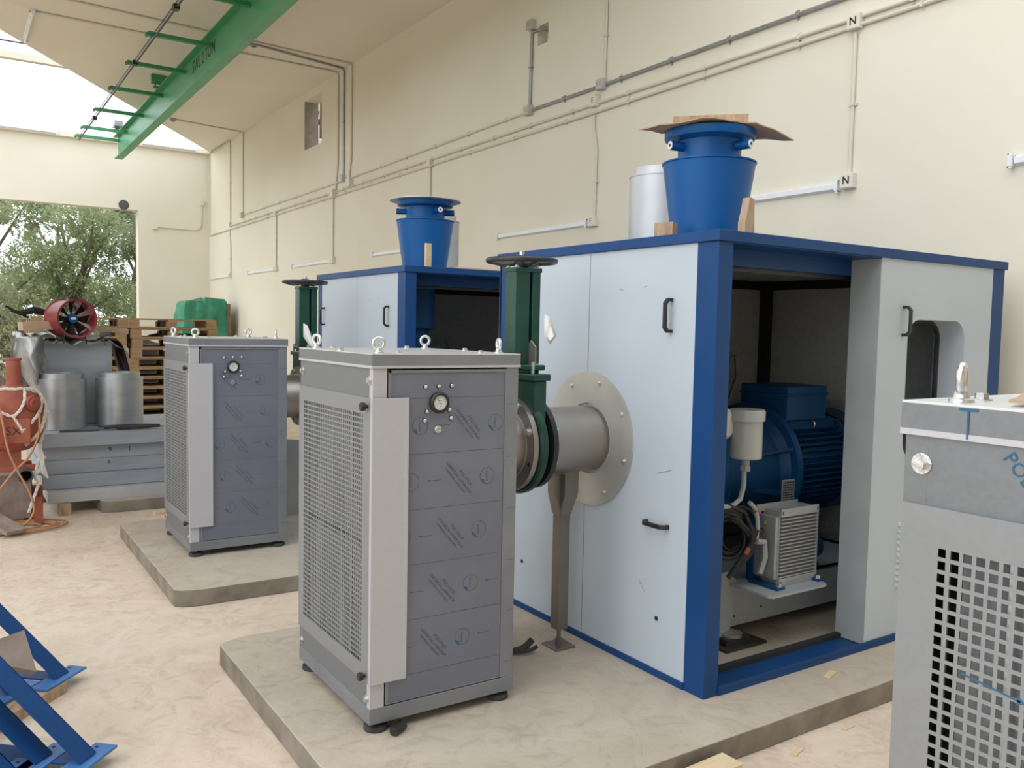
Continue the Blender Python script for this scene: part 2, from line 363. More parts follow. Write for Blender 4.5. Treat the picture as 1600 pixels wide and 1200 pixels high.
def film_marks(b, x0, x1, z0, z1, Xf, start=0.0, flip=1, row=.215, seed=1, zoff=0.0, lines=True):
    """printing on the protective film: Xf maps (u, v) of the panel to space"""
    def rect(u0, u1, v0, v1):
        u0 = max(u0, x0); u1 = min(u1, x1); v0 = max(v0, z0); v1 = min(v1, z1)
        if u1 > u0 and v1 > v0: old = b.X; b.X = old @ Xf; b.add([(u0, v0, 0), (u1, v0, 0), (u1, v1, 0), (u0, v1, 0)], [(0, 1, 2, 3)]); b.X = old
    def inside(u, v, r): return x0 + r < u < x1 - r and z0 + r < v < z1 - r
    n = int((z1 - z0) / row) + 2; per = .34
    for i in range(-1, n):
        v = z1 - zoff - i * row
        if lines and z0 < v < z1:
            b.mat(M['seam']); rect(x0, x1, v - .0008, v + .0008)
        vc = v - row * .5
        for k in range(-2, 4):
            u = x0 + start - flip * i * .035 + k * per
            # circular emblem
            if inside(u, vc, .030):
                b.mat(M['print']); old = b.X; b.X = old @ Xf
                R0, R1 = .0325, .0340; N = 28
                vs = [(u + R_ * cos(2 * pi * q / N), vc + R_ * sin(2 * pi * q / N), 0) for q in range(N) for R_ in (R0, R1)]
                b.add(vs, [(2 * q, 2 * q + 1, 2 * ((q + 1) % N) + 1, 2 * ((q + 1) % N)) for q in range(N)])
                b.mat(M['printblue'])
                s = -1
                cres = []
                for q in range(9):
                    a = pi + .25 + q * .13; cres.append((u + .0325 * cos(a), vc + .0325 * sin(a), 0))
                for q in range(8, -1, -1):
                    a = pi + .25 + q * .13; rr = .0325 - .011 * sin(pi * q / 8); cres.append((u + rr * cos(a), vc + rr * sin(a), 0))
                b.add(cres, [tuple(range(len(cres)))]); b.X = old
                b.mat(M['print']); b.text('POLIFILM', .0105, Xf @ T(u - .002, vc, 0) @ RZ(pi / 2))
            ua = u + flip * .10
            if x0 + .02 < ua < x1 - .02 and z0 + .01 < vc < z1 - .01:
                b.mat(M['print']); rect(ua - .028, ua + .028, vc - .0009, vc + .0009)
                old = b.X; b.X = old @ Xf; e = ua - flip * .028
                b.add([(e - flip * .004, vc, 0), (e + flip * .008, vc - .004, 0), (e + flip * .008, vc + .004, 0)], [(0, 1, 2)]); b.X = old
            ut = u + flip * .21
            if inside(ut, vc, .060):
                b.mat(M['print']); A = Xf @ T(ut, vc, 0) @ RZ(radians(-50))
                b.text('POLI-FILM', .019, A @ T(.02, .022, 0)); b.text('UNIVERSAL LASER-FILM', .0165, A); b.text('UNIVERSAL LASER-FILM', .0125, A @ T(-.005, -.019, 0))

CW, CD, CH = .645, .77, 1.447            # width, depth, height including feet
def make_cabinet(label, flip, seed, poli=False):
    t = thing('filter_cabinet', label, 'cabinet', (1.30, 2.90, .10), 0, 'galvanised intake filter cabinets')
    g = M['galv']; fb = .04; z0 = fb; zb = .10; zl = 1.392; zt = CH
    # lid
    b = mb(g); b.box(-.006, CW + .006, -.006, CD + .006, zl, zt - .004); b.mat(M['lidtop']).box(-.006, CW + .006, -.006, CD + .006, zt - .004, zt); b.mat(M['galvflap']).box(-.007, CW + .007, -.007, CD + .007, zl, zl + .010); b.mat(M['filmgalv']).box(-.004, CW + .004, -.0066, -.0055, zl + .0105, zt - .0045)
    lid = b.obj('lid', parent=t, bev=.002)
    EN = {(True, True): (.3, 1, 0), (True, False): (1, .55, 0), (False, True): (1, -.25, 0), (False, False): (.25, 1, 0)}
    for (x, y) in ((.05, .06), (CW - .06, .06), (.05, CD - .06), (CW - .06, CD - .06)):
        b = mb(M['zinc'], T(x, y, zt)); b.lathe([(0, 0), (.019, 0), (.019, .005), (.013, .007), (.011, .018), (0, .020)], 24)
        b.torus((0, 0, .037), .0205, .0068, EN[(x < .1, y < .1)], 28, 12); b.obj('eye_bolt', parent=lid)
    for (x, y) in ((.13, .05), (CW - .15, .05), (.13, CD - .05), (CW - .15, CD - .05), (.03, CD * .5), (CW - .03, CD * .5)):
        b = mb(M['zinc']); b.hexbolt((x, y, zt), (0, 0, 1), .011, .009); b.obj('lid_bolt', parent=lid)
    # plinth rail
    b = mb(M['filmgalv']); b.box(-.002, CW + .002, -.002, .03, z0, zb); b.box(-.002, CW + .002, CD - .03, CD + .002, z0, zb)
    b.box(-.002, .03, .03, CD - .03, z0, zb); b.box(CW - .03, CW + .002, .03, CD - .03, z0, zb); b.box(.03, CW - .03, .03, CD - .03, z0 + .01, z0 + .02)
    b.obj('base_rail', parent=t, bev=.0015)
    # corner posts
    for (xa, xb, ya, yb, mm) in ((0, .058, 0, .03, M['galvflap']), (CW - .055, CW, 0, .03, M['filmgalv']), (0, .04, CD - .04, CD, g), (CW - .04, CW, CD - .04, CD, g)):
        mb(mm).box(xa, xb, ya, yb, zb, zl).obj('corner_post', parent=t, bev=.001)
    # door with film
    b = mb(M['film']); dx0, dx1, dz0, dz1 = .064, CW - .062, zb + .004, zl - .006; b.box(dx0, dx1, .004, .03, dz0, dz1)
    b.mat(M['filmgalv']); b.box(dx0, dx0 + .012, -.001, .004, dz0, dz1); b.box(dx1 + .0005, dx1 + .007, .0, .02, dz0, dz1); b.box(dx0, dx1, -.001, .004, dz1 - .012, dz1); b.box(dx0, dx1, .0, .004, dz0, dz0 + .004)
    door = b.obj('door', parent=t, bev=.0012)
    b = mb(); film_marks(b, dx0 + .016, dx1 - .004, dz0 + .006, dz1 - .014, T(0, .0033, 0) @ FRONT, .12 if flip > 0 else .04, flip, seed=seed, zoff=.095)
    b.obj('film_print', parent=door, label='faint blue printed marks on the protective film')
    b = mb(); film_marks(b, CW - .052, CW - .003, zb + .01, zl - .02, T(0, -.0006, 0) @ FRONT, .02, 1, zoff=.13)
    b.obj('post_print', parent=t)
    # door gaps (shadow line)
    b = mb(M['dark']); b.box(.058, .0638, .012, .03, zb, zl); b.box(CW - .0615, CW - .0552, .021, .03, zb, zl); b.obj('door_gap', parent=t)
    # gauge
    gx, gz = .278, 1.258
    b = mb(M['black']); b.lathe([(0, 0), (.041, 0), (.041, .014), (.036, .02), (.030, .02), (.029, .012), (0, .012)], 40, (0, 0, 0), 'z')
    b.X = Matrix.Identity(4)
    G = T(gx, .0035, gz) @ FRONT
    def gm(m): return mb(m, G)
    b = gm(M['black']); b.lathe([(0, 0), (.041, 0), (.041, .014), (.036, .02), (.030, .02), (.029, .012), (0, .012)], 40)
    ga = b.obj('pressure_gauge', parent=door)
    b = gm(M['dial']); b.lathe([(0, .0125), (.0285, .0125), (.0285, .0135), (0, .0135)], 32); d = b.obj('gauge_dial', parent=ga) if False else b.obj('gauge_dial', parent=door)
    b = gm(M['ink']); old = b.X
    b.X = old @ RZ(radians(35)); b.box(-.0006, .0006, -.012, .02, .0137, .0142); b.X = old
    b.box(-.016, .014, -.0035, -.0025, .0137, .014); b.box(.0, .003, -.016, -.013, .0137, .014)
    for k in range(9):
        b.X = old @ RZ(radians(-70 + k * 17.5)); b.box(-.0004, .0004, .019, .025, .0137, .014)
    b.X = old; b.box(-.008, .008, .008, .010, .0137, .014)
    b.obj('gauge_needle', parent=door)
    for (dx, dz) in ((-.058, .062), (0, .063), (.0565, .064), (-.051, -.034), (-.06, -.068), (.048, -.03), (.055, -.062)):
        b = mb(M['black'], T(gx + dx, .0035, gz + dz) @ FRONT); b.lathe([(0, 0), (.0095, 0), (.0095, .002), (0, .002)], 16); b.mat(M['zinc']).lathe([(.0075, .002), (.0075, .006), (.004, .009), (0, .0095)], 16)
        b.obj('panel_screw', parent=door)
    b = mb(M['zinc'], T(gx - .002, .0035, gz - .104) @ FRONT); b.lathe([(0, 0), (.0155, 0), (.0155, .005), (.013, .008), (0, .008)], 24); b.mat(M['ink']).box(-.004, .008, -.001, .001, .008, .0085); b.obj('door_lock', parent=door)
    # grille side
    mb(g).box(-.0, .002, .03, CD - .04, zl - .11, zl).obj('side_panel', parent=t); mb(g).box(0, .002, .03, CD - .04, zb, zb + .12).obj('side_panel', parent=t)
    gy0, gy1, gz0, gz1 = .065, .705, .262, 1.222
    b = mb(M['galvmid']); b.box(-.008, 0, .004, gy0, .20, 1.282); b.box(-.008, 0, gy1, CD - .004, .20, 1.282); b.box(-.008, 0, gy0, gy1, .20, gz0); b.box(-.008, 0, gy0, gy1, gz1, 1.282)
    sheet(b, gy0, gy1, gz0, gz1, -.008, -.0065, 32, 48)
    gr = b.obj('grille_panel', parent=t, label='perforated intake grille with square holes')
    b = mb(M['galvflap']); b.box(-.008, .140, -.016, -.009, .20, 1.282); b.box(-.008, 0, -.012, .004, .20, 1.282); b.box(.129, .143, -.017, -.003, .20, 1.282)
    b.obj('panel_flap', parent=t, bev=.001, label='pale wide return flap wrapped round the front corner')
    for z in (.225, 1.25):
        b = mb(M['black'], T(-.008, .03, z) @ RY(-pi / 2)); b.lathe([(0, 0), (.006, 0), (.006, .008), (.015, .010), (.017, .020), (.014, .028), (0, .028)], 14); b.obj('grille_knob', parent=t)
    for (y, z) in ((.025, zl - .045), (CD - .03, zl - .045), (.025, zb + .035), (CD - .03, zb + .035)):
        b = mb(M['zinc']); b.hexbolt((0, y, z), (-1, 0, 0), .011, .010); b.obj('side_bolt', parent=t)
    # filter pleats behind the grille
    b = mb(M['filter']); n = 26
    vs = []; 
    for i in range(n + 1):
        y = .06 + (CD - .16) * i / n; x = .010 + (.022 if i % 2 else 0)
        vs += [(x, y, .115), (x, y, .70), (x, y, .73), (x, y, 1.385)]
    fs = []
    for i in range(n): fs += [(4 * i, 4 * i + 1, 4 * i + 5, 4 * i + 4), (4 * i + 2, 4 * i + 3, 4 * i + 7, 4 * i + 6)]
    b.add(vs, fs)
    for i in range(7): y = .10 + i * .098; b.mat(M['lidtop']).box(.004, .008, y, y + .008, .115, 1.385)
    b.obj('filter_element', parent=t, label='pale pleated filter behind the grille')
    # interior shade sheet and far faces
    b = mb(g); b.box(CW - .003, CW, .03, CD - .04, zb, zl); b.box(.04, CW - .04, CD - .003, CD, zb, zl); b.obj('rear_sheets', parent=t)
    b = mb(M['dark']); b.box(.075, .08, .03, CD - .04, zb, zl); b.obj('interior_shade', parent=t)  # dark sheet stands in for the unlit cabinet interior
    for (x, y) in ((.045, .045), (CW - .045, .045), (.045, CD - .045), (CW - .045, CD - .045)):
        b = mb(M['rubber'], T(x, y, 0)); b.lathe([(0, 0), (.044, 0), (.047, .006), (.045, .018), (.036, .023), (.012, .024), (.012, .027), (0, .027)], 28)
        b.mat(M['zinc']).cyl((0, 0, .024), (0, 0, fb + .005), .006, n=10); b.obj('levelling_foot', parent=t)
    return t
cab1 = make_cabinet('whole nearest galvanised filter cabinet with gauge and blue-printed film on its door', 1, 1)
cab2 = make_cabinet('middle-distance galvanised filter cabinet with gauge, standing alone on the second plinth', -1, 2)
cab2.location = (1.30, 5.77, .10)
cab3 = dup(cab1, (1.30, .03, .10), 'galvanised filter cabinet cut off by the right edge, cardboard on its lid')
# cardboard on the cut-off cabinet
def wavy_sheet(b, pts, th, f=.01, seed=0):
    # irregular flat sheet: outline polygon fan, gentle waves
    rnd = random.Random(seed); n = len(pts); cx = sum(p[0] for p in pts) / n; cy = sum(p[1] for p in pts) / n
    rings = 6; vs = []; fs = []
    for side in (0, th):
        vs.append((cx, cy, side + f * .5))
        for r in range(1, rings + 1):
            for p in pts:
                x = cx + (p[0] - cx) * r / rings; y = cy + (p[1] - cy) * r / rings; z = p[2] * (r / rings) ** 2
                vs.append((x, y, side + z + f * (.5 + .5 * sin(x * 23 + seed) * cos(y * 19))))
    N = 1 + rings * n
    for s_, off in ((0, 0), (1, N)):
        for k in range(n): fs.append((off, off + 1 + k, off + 1 + (k + 1) % n))
        for r in range(rings - 1):
            for k in range(n): a = off + 1 + r * n; c = a + n; fs.append((a + k, c + k, c + (k + 1) % n, a + (k + 1) % n))
    a = 1 + (rings - 1) * n
    for k in range(n): fs.append((a + k, a + (k + 1) % n, N + a + (k + 1) % n, N + a + k))
    b.add(vs, fs)
def ragged(poly, step, j, seed):
    rnd = random.Random(seed); out = []
    for i in range(len(poly)):
        a = Vector(poly[i]); c = Vector(poly[(i + 1) % len(poly)]); n = max(1, int((c - a).length / step))
        for k in range(n):
            p = a.lerp(c, k / n); out.append((p.x + rnd.uniform(-j, j), p.y + rnd.uniform(-j, j), p.z))
    return out
b = mb(M['card']); wavy_sheet(b, ragged([(0.05, .64, .0), (.12, .20, 0), (.60, .10, .0), (.62, .55, .06), (.30, .66, .03)], .03, .006, 4), .005, .006, 2)
tag(b.obj('cardboard_sheet', loc=(1.30, .03, 1.549)), 'torn cardboard sheet lying on the lid of the cut-off right-hand cabinet', 'cardboard')
# blue printing strokes of the film, seen close up on the cut-off cabinet
b = mb(M['printblue'], T(-.0078, 0, 0)); b.add([(0, .665, 1.395), (0, .668, 1.395), (0, .668, 1.438), (0, .681, 1.438), (0, .681, 1.442), (0, .652, 1.442), (0, .652, 1.438), (0, .665, 1.438)], [tuple(range(8))]); b.obj('print_mark', parent=cab3)
b = mb(M['printblue'], T(-.0012, 0, 0)); b.text('POLI', .03, T(.0, .59, 1.355) @ LEFTF @ RZ(radians(-50))); b.obj('print_mark', parent=cab3)
b = mb(M['printblue'], T(-.0087, 0, 0)); b.add([(0, .655, 1.0355), (0, .655, 1.0325), (0, .567, 1.0205), (0, .567, 1.0235)], [(0, 1, 2, 3)]); b.add([(0, .560, 1.021), (0, .572, 1.030), (0, .572, 1.016)], [(0, 1, 2)]); b.obj('print_mark', parent=cab3)
for ch in cab3.children:
    if ch.name.startswith('lid'):
        for g_ in ch.children:
            if g_.name.startswith('eye_bolt'):
                bb = [v.co for v in g_.data.vertices]; cx_ = sum(v.x for v in bb) / len(bb); cy_ = sum(v.y for v in bb) / len(bb)
                if cx_ < .1 and cy_ > .5: g_.matrix_local = T(cx_, cy_, 0) @ RZ(radians(82)) @ T(-cx_, -cy_, 0)

# ================================================================== SOUND ENCLOSURES
EX, EY, EZ = 2.25, 1.66, 1.97
def handle(parent, X, L=.15, horizontal=False):
    b = mb(M['black'], X); h = L / 2
    out = [(0, h), (-.026, h), (-.044, h - .020), (-.044, -h + .020), (-.026, -h), (0, -h)]
    inn = [(0, h - .014), (-.023, h - .014), (-.034, h - .027), (-.034, -h + .027), (-.023, -h + .014), (0, -h + .014)]
    vs = [(x, p[0], p[1]) for x in (-.010, .010) for q in (out, inn) for p in q]; fs = []
    for k in range(5): fs += [(k, k + 1, 7 + k, 6 + k), (12 + k, 18 + k, 19 + k, 13 + k), (k, 12 + k, 13 + k, k + 1), (6 + k, 7 + k, 19 + k, 18 + k)]
    fs += [(0, 6, 18, 12), (5, 17, 23, 11)]
    b.add(vs, fs)
    return b.obj('handle', parent=parent, bev=.002)

def rounded(cx, cy, hx, hy, r, k=8):
    P = []
    for (sx, sy, a0) in ((1, 1, 0), (-1, 1, 90), (-1, -1, 180), (1, -1, 270)):
        for i in range(k + 1):
            a = radians(a0 + 90 * i / k); P.append((cx + sx * (hx - r) + r * cos(a), cy + sy * (hy - r) + r * sin(a)))
    return P
def outer_for(cx, cy, x0, x1, y0, y1, k=8):
    P = []
    C = [(x1, y1), (x0, y1), (x0, y0), (x1, y0)]; m = [((x1, cy), (cx, y1)), ((cx, y1), (x0, cy)), ((x0, cy), (cx, y0)), ((cx, y0), (x1, cy))]
    for q in range(4):
        a, e = m[q]; c = C[q]
        for i in range(k + 1):
            t_ = i / k
            if t_ <= .5: u = t_ * 2; P.append((a[0] + (c[0] - a[0]) * (.35 + .65 * u), a[1] + (c[1] - a[1]) * (.35 + .65 * u)))
            else: u = (t_ - .5) * 2; P.append((c[0] + (e[0] - c[0]) * .65 * u, c[1] + (e[1] - c[1]) * .65 * u))
    return P

def make_enclosure(label):
    t = thing('sound_enclosure', label, 'enclosure', (2.63, 2.47, .10), 0, 'blue framed acoustic machine enclosures')
    bl = M['blue']; W, D, H = EX, EY, EZ
    # frame: corner posts
    def post(x0, x1, y0, y1): return mb(bl).box(x0, x1, y0, y1, .0, H - .045).obj('frame_post', parent=t, bev=.002)
    post(0, .085, 0, .12); post(0, .085, D - .08, D); post(W - .12, W, 0, .06); post(W - .1, W, D - .1, D)
    b = mb(bl); b.box(-.012, W + .012, -.012, D + .012, H - .045, H + .0); b.obj('roof_cap', parent=t, bev=.003)
    b = mb(bl); b.box(-.006, .03, .12, D - .08, 0, .03); b.obj('base_strip', parent=t)
    # door sill channel
    b = mb(bl); b.box(.085, W - .12, -.008, .13, 0, .022); b.box(.085, W - .12, -.008, .0, .022, .04); b.mat(M['dark']).box(.085, W - .12, .13, .16, 0, .045)
    b.obj('door_sill', parent=t, bev=.002)
    b = mb(bl); b.box(.085, 1.40, .168, .20, H - .125, H - .045); b.mat(M['black']).box(.085, 1.40, .20, .215, H - .145, H - .05); b.obj('lintel', parent=t); mb(bl).box(.085, 1.11, .0, .168, H - .05, H - .045).obj('soffit', parent=t)
    # left side panels
    b = mb(M['panel']); b.box(.002, .09, .12, .84 - .0015, .03, H - .045); s1 = b.obj('side_panel', parent=t, bev=.0015)
    b = mb(M['panel']); b.box(.002, .09, .84 + .0015, D - .08, .03, H - .045); s2 = b.obj('side_panel', parent=t, bev=.0015)
    mb(M['dark']).box(.003, .012, .8385, .8415, .03, H - .045).obj('panel_joint', parent=t)
    handle(t, T(.002, .265, 1.62) @ RZ(-pi / 2)); handle(t, T(.002, .31, .69) @ RZ(-pi / 2) @ RY(pi / 2)); handle(t, T(.002, D - .14, 1.62) @ RZ(-pi / 2))
    for (y, z) in ((.30, .262), (1.38, .262)): mb(M['dark'], T(.0015, y, z) @ RY(-pi / 2)).lathe([(0, 0), (.011, 0), (.011, .001), (0, .001)], 16).obj('drain_hole', parent=t)
    for (y, z, a, L) in ((.40, .38, .8, .05), (.41, .40, .5, .03), (.44, 1.75, -.2, .03), (.28, .93, -.3, .10), (.60, 1.74, .1, .03)):
        mb(M['perfdark'], T(.0015, y, z) @ RX(a)).box(-.0004, 0, -L / 2, L / 2, -.0008, .0008).obj('scuff_mark', parent=s1)
    # collar plate
    cz = 1.018; cy = .815
    b = mb(M['steelplate'], T(-.004, cy, cz)); b.lathe([(.175, -.004), (.33, -.004), (.33, .005), (.175, .005)], 72, axis='x', close=True); cp = b.obj('collar_plate', parent=t, label='round stainless wall plate around the pipe')
    for k in range(8):
        a = 2 * pi * (k + .35) / 8; b = mb(M['zinc']); b.hexbolt((-.008, cy + .285 * cos(a), cz + .285 * sin(a)), (-1, 0, 0), .009, .008); b.obj('collar_bolt', parent=cp)
    # right door leaf with window and louvre
    lx0, lx1, ly0, ly1, lz0, lz1 = 1.115, W - .12, .0, .165, .025, H - .045
    cx, czz = 1.615, 1.28; hx, hy = .26, .355; k = 8
    hole = rounded(cx, czz, hx, hy, .10, k); out = outer_for(cx, czz, lx0, lx1, lz0, lz1, k); n = len(hole)
    vs = []; fs = []
    for y in (ly0, ly1):
        for p in out: vs.append((p[0], y, p[1]))
        for p in hole: vs.append((p[0], y, p[1]))
    for i in range(n):
        j = (i + 1) % n
        fs += [(i, j, n + j, n + i), (2 * n + i, 3 * n + i, 3 * n + j, 2 * n + j), (n + i, n + j, 3 * n + j, 3 * n + i), (i, 2 * n + i, 2 * n + j, j)]
    b = mb(M['panel']); b.add(vs, fs); leaf = b.obj('door_leaf', parent=t, label='pale grey door leaf with a rounded window'); 
    mb(M['leafgrey']).box(lx0 - .002, lx0, ly0 + .004, ly1, lz0, lz1).obj('leaf_edge', parent=leaf)
    b = mb(M['rubber']); h2 = rounded(cx, czz, hx + .002, hy + .002, .10, k); h3 = rounded(cx, czz, hx - .014, hy - .014, .09, k)
    vs = [(p[0], y, p[1]) for y in (ly1 - .03, ly1 - .01) for q in (h2, h3) for p in q]; fs = []
    for i in range(n):
        j = (i + 1) % n; fs += [(i, j, n + j, n + i), (2 * n + i, 3 * n + i, 3 * n + j, 2 * n + j), (n + i, n + j, 3 * n + j, 3 * n + i)]
    b.add(vs, fs); b.obj('window_seal', parent=leaf)
    b = mb(M['glass']); h3 = rounded(cx, czz, hx, hy, .10, k); b.add([(p[0], ly1 - .02, p[1]) for p in h3], [tuple(range(n))]); b.obj('window_pane', parent=leaf)
    handle(leaf, T(1.31, -.0, 1.625), .15)
    b = mb(M['panel'])
    for q in range(11):
        z = .285 + q * .031; b.add([(1.35, 0, z), (1.50, 0, z), (1.50, -.012, z), (1.35, -.012, z), (1.35, 0, z + .018), (1.50, 0, z + .018)], [(0, 1, 2, 3), (3, 2, 5, 4), (0, 3, 4), (1, 5, 2)])
    b.obj('louvre', parent=leaf)
    # interior lining
    b = mb(M['foam']); b.box(.09, W - .08, D - .075, D - .07, .0, H - .05); b.box(W - .08, W - .075, .17, D - .07, 0, H - .05); b.box(.09, .10, .12, D - .08, 0, H - .05); b.box(.09, W - .08, .215, D - .07, H - .06, H - .05)
    b.obj('acoustic_lining', parent=t)
    b = mb(M['panel']); b.box(.0, W, D - .02, D - .001, 0, H - .05); b.box(W - .02, W - .001, .06, D - .1, 0, H - .05); b.obj('outer_sheet', parent=t)
    b = mb(M['black']); b.box(W - .14, W - .08, D - .14, D - .075, .0, H - .05); b.box(.10, W - .08, D - .085, D - .076, H - .12, H - .06); b.box(W - .09, W - .081, .17, D - .08, H - .12, H - .06); b.obj('inner_frame', parent=t)
    mb(M['greyframe']).box(W - .092, W - .082, .75, D - .18, 1.08, 1.13).obj('lining_trim', parent=t)
    return t
enc1 = make_enclosure('nearest blue-framed acoustic enclosure with its door open on a blue motor')
enc2 = dup(enc1, (2.63, 5.34, .10), 'blue-framed acoustic enclosure further back, behind the green valve')

# ================================================================== BLOWER MACHINE INSIDE
def make_blower(label):
    t = thing('blower_unit', label, 'blower', (2.63, 2.47, .10), 0, 'blowers inside the enclosures')
    B = M['bluedark']; cy, cz, fx = .83, .80, 1.19
    # base frame
    b = mb(M['greyframe']); b.box(.40, 2.0, .43, .47, .07, .27); b.box(.40, 2.0, 1.20, 1.24, .07, .27); b.box(.42, .48, .47, 1.2, .10, .27); b.box(1.9, 1.96, .47, 1.2, .10, .27); b.box(.40, 2.0, .43, 1.24, .262, .27)
    fr = b.obj('base_frame', parent=t, bev=.002)
    for (x, z) in ((.86, .14), (.66, .12)): mb(M['dark']).cyl((x, .4285, z), (x, .431, z), .006, n=12).obj('frame_hole', parent=fr)
    b = mb(M['greyframe']); b.prism([(0, 0), (.15, 0), (.20, .27), (.13, .33), (.02, .33)], -.012, 0); o = b.obj('frame_gusset', parent=t); o.matrix_local = T(.44, .40, .04) @ FRONT
    b = mb(M['rubber'], T(.60, .40, 0)); b.box(-.12, .17, -.09, .09, 0, .012); b.box(-.08, .09, -.05, .05, .012, .045); b.mat(M['zinc']).lathe([(0, .045), (.06, .045), (.06, .06), (.02, .07), (0, .075)], 24); b.obj('anti_vibration_foot', parent=t)
    # bell housing flange + motor
    b = mb(B); b.lathe([(.30, -.02), (.355, -.02), (.36, -.01), (.36, .02), (.33, .03), (.29, .03), (.26, .05), (0, .05)], 64, (fx, cy, cz), 'x')
    b.lathe([(.20, -.42), (.22, -.40), (.25, -.20), (.27, -.06), (.31, -.02), (0, -.02)], 48, (fx, cy, cz), 'x')
    for k in range(8):
        a = 2 * pi * (k + .5) / 8; b.X = T(fx, cy, cz) @ RX(a); b.add([(-.32, -.008, .20), (-.32, .008, .20), (-.015, -.008, .24), (-.015, .008, .24), (-.015, -.008, .345), (-.015, .008, .345)], [(0, 1, 3, 2), (0, 4, 5, 1), (2, 3, 5, 4), (0, 2, 4), (1, 5, 3)])
    b.X = Matrix.Identity(4); bell = b.obj('bell_housing', parent=t)
    b = mb(B); b.lathe([(0, .03), (.255, .03), (.255, .56), (.24, .58), (0, .58)], 48, (fx, cy, cz), 'x')
    mo = b.obj('motor_body', parent=t)
    b = mb(B)
    for k in range(54):
        a = 2 * pi * k / 54
        if 60 < math.degrees(a) < 120 or 240 < math.degrees(a) < 300: continue
        b.X = T(fx, cy, cz) @ RX(a); b.box(.05, .54, .24, .298, -.0028, .0028)
    b.X = Matrix.Identity(4); b.obj('cooling_fins', parent=mo)
    b = mb(B); b.box(fx + .06, fx + .50, cy - .20, cy + .20, cz + .20, cz + .275); b.obj('motor_saddle', parent=mo, bev=.02)
    b = mb(B); b.lathe([(.29, .55), (.305, .56), (.305, .70), (.27, .74), (.22, .745), (.215, .735)], 48, (fx, cy, cz), 'x')
    for q in range(5): b.torus((fx + .74, cy, cz), .04 + q * .042, .003, (1, 0, 0), 32, 6)
    b.obj('fan_cowl', parent=mo)
    b = mb(B); b.box(fx + .02, fx + .36, cy - .235, cy + .10, cz + .27, cz + .46); b.mat(M['bluedark']).box(fx + .012, fx + .368, cy - .243, cy + .108, cz + .405, cz + .42)
    tb = b.obj('terminal_box', parent=mo, bev=.012)
    mb(M['black']).tube([(fx + .36, cy - .1, cz + .30), (fx + .45, cy - .12, cz + .305), (fx + .56, cy - .2, cz + .26), (fx + .60, cy - .28, cz + .12)], .010, 8).obj('motor_cable', parent=mo)
    b = mb(M['zinc']); b.torus((fx + .28, cy - .20, cz + .24), .02, .006, (1, 0, 0)); b.obj('lifting_eye', parent=mo)
    b = mb(M['greyframe']); b.box(fx - .12, fx - .02, cy - .335, cy - .33, cz - .20, cz - .03); b.mat(M['dark'])
    for i in range(7):
        for j in range(11): b.box(fx - .112 + i * .013, fx - .104 + i * .013, cy - .3365, cy - .335, cz - .185 + j * .0135, cz - .176 + j * .0135)
    b.obj('vent_grid', parent=bell)
    # compressor block on the left
    b = mb(B); b.box(.28, .80, .60, 1.06, .55, 1.05); b.lathe([(0, 0), (.24, 0), (.26, .03), (.26, .12), (.24, .14), (0, .14)], 40, (.64, .83, .80), 'x'); b.obj('blower_block', parent=t, bev=.02)
    b = mb(M['greyframe']); b.box(.40, .50, .598, .60, .78, .86); b.obj('name_plate', parent=t)
    b = mb(B); b.lathe([(.0, 1.05), (.10, 1.05), (.10, 1.28), (.12, 1.30), (.19, 1.30), (.19, 1.33), (.12, 1.33), (.115, 1.52), (.16, 1.54), (.16, 1.86), (.0, 1.86)], 40, (.37, .43 + .17, 0))
    pp = b.obj('intake_pipe', parent=t)
    for k in range(6): a = k * pi / 3 + .3; mb(M['zinc']).hexbolt((.37 + .165 * cos(a), .60 + .165 * sin(a), 1.33), (0, 0, 1), .012, .012).obj('flange_bolt', parent=pp)
    b = mb(B); b.box(.20, .55, .45, 1.15, .27, .55); b.obj('oil_tank', parent=t, bev=.02)
    # white oil filter cup
    b = mb(M['cupgrey'], T(.527, .28, 0)); b.lathe([(0, .955), (.066, .955), (.075, .96), (.075, 1.135), (.085, 1.137), (.085, 1.18), (.08, 1.19), (0, 1.19)], 32)
    fc = b.obj('filter_cup', parent=t, label='white cylindrical filter cup')
    b = mb(M['greyframe']); b.cyl((.527, .28, .955), (.527, .28, .92), .02, n=12); b.cyl((.527, .28, .92), (.527, .28, .895), .026, n=6); b.tube([(.52, .28, .90), (.52, .28, .82), (.50, .28, .76), (.45, .28, .735), (.30, .28, .735)], .012, 10); b.obj('cup_drain_pipe', parent=t)
    mb(M['dial']).lathe([(0, 0), (.055, 0), (.075, .02), (.075, .04), (0, .045)], 24, (.42, .30, 1.12), 'y').obj('pressure_port_cap', parent=t)
    mb(M['black']).tube([(.42, .35, 1.28), (.47, .36, 1.42), (.54, .38, 1.44), (.58, .40, 1.34), (.54, .42, 1.20), (.46, .44, 1.10)], .008, 8).obj('loop_hose', parent=t)
    # hose bundle
    rnd = random.Random(3)
    for q in range(5):
        c = Vector((.50 + rnd.uniform(-.03, .05), .31 + .01 * q, .60 + rnd.uniform(-.04, .04))); n_ = (rnd.uniform(-.3, .3), 1, rnd.uniform(-.3, .3))
        mb(M['hoseblack']).torus(c, .10 + rnd.uniform(-.02, .03), .009, n_, 28, 8).obj('hose', parent=t)
    mb(M['greyframe']).tube(smooth([(.56, .275, .74), (.60, .27, .70), (.62, .27, .62), (.61, .27, .55)], 8), .011, 8).obj('hose', parent=t)
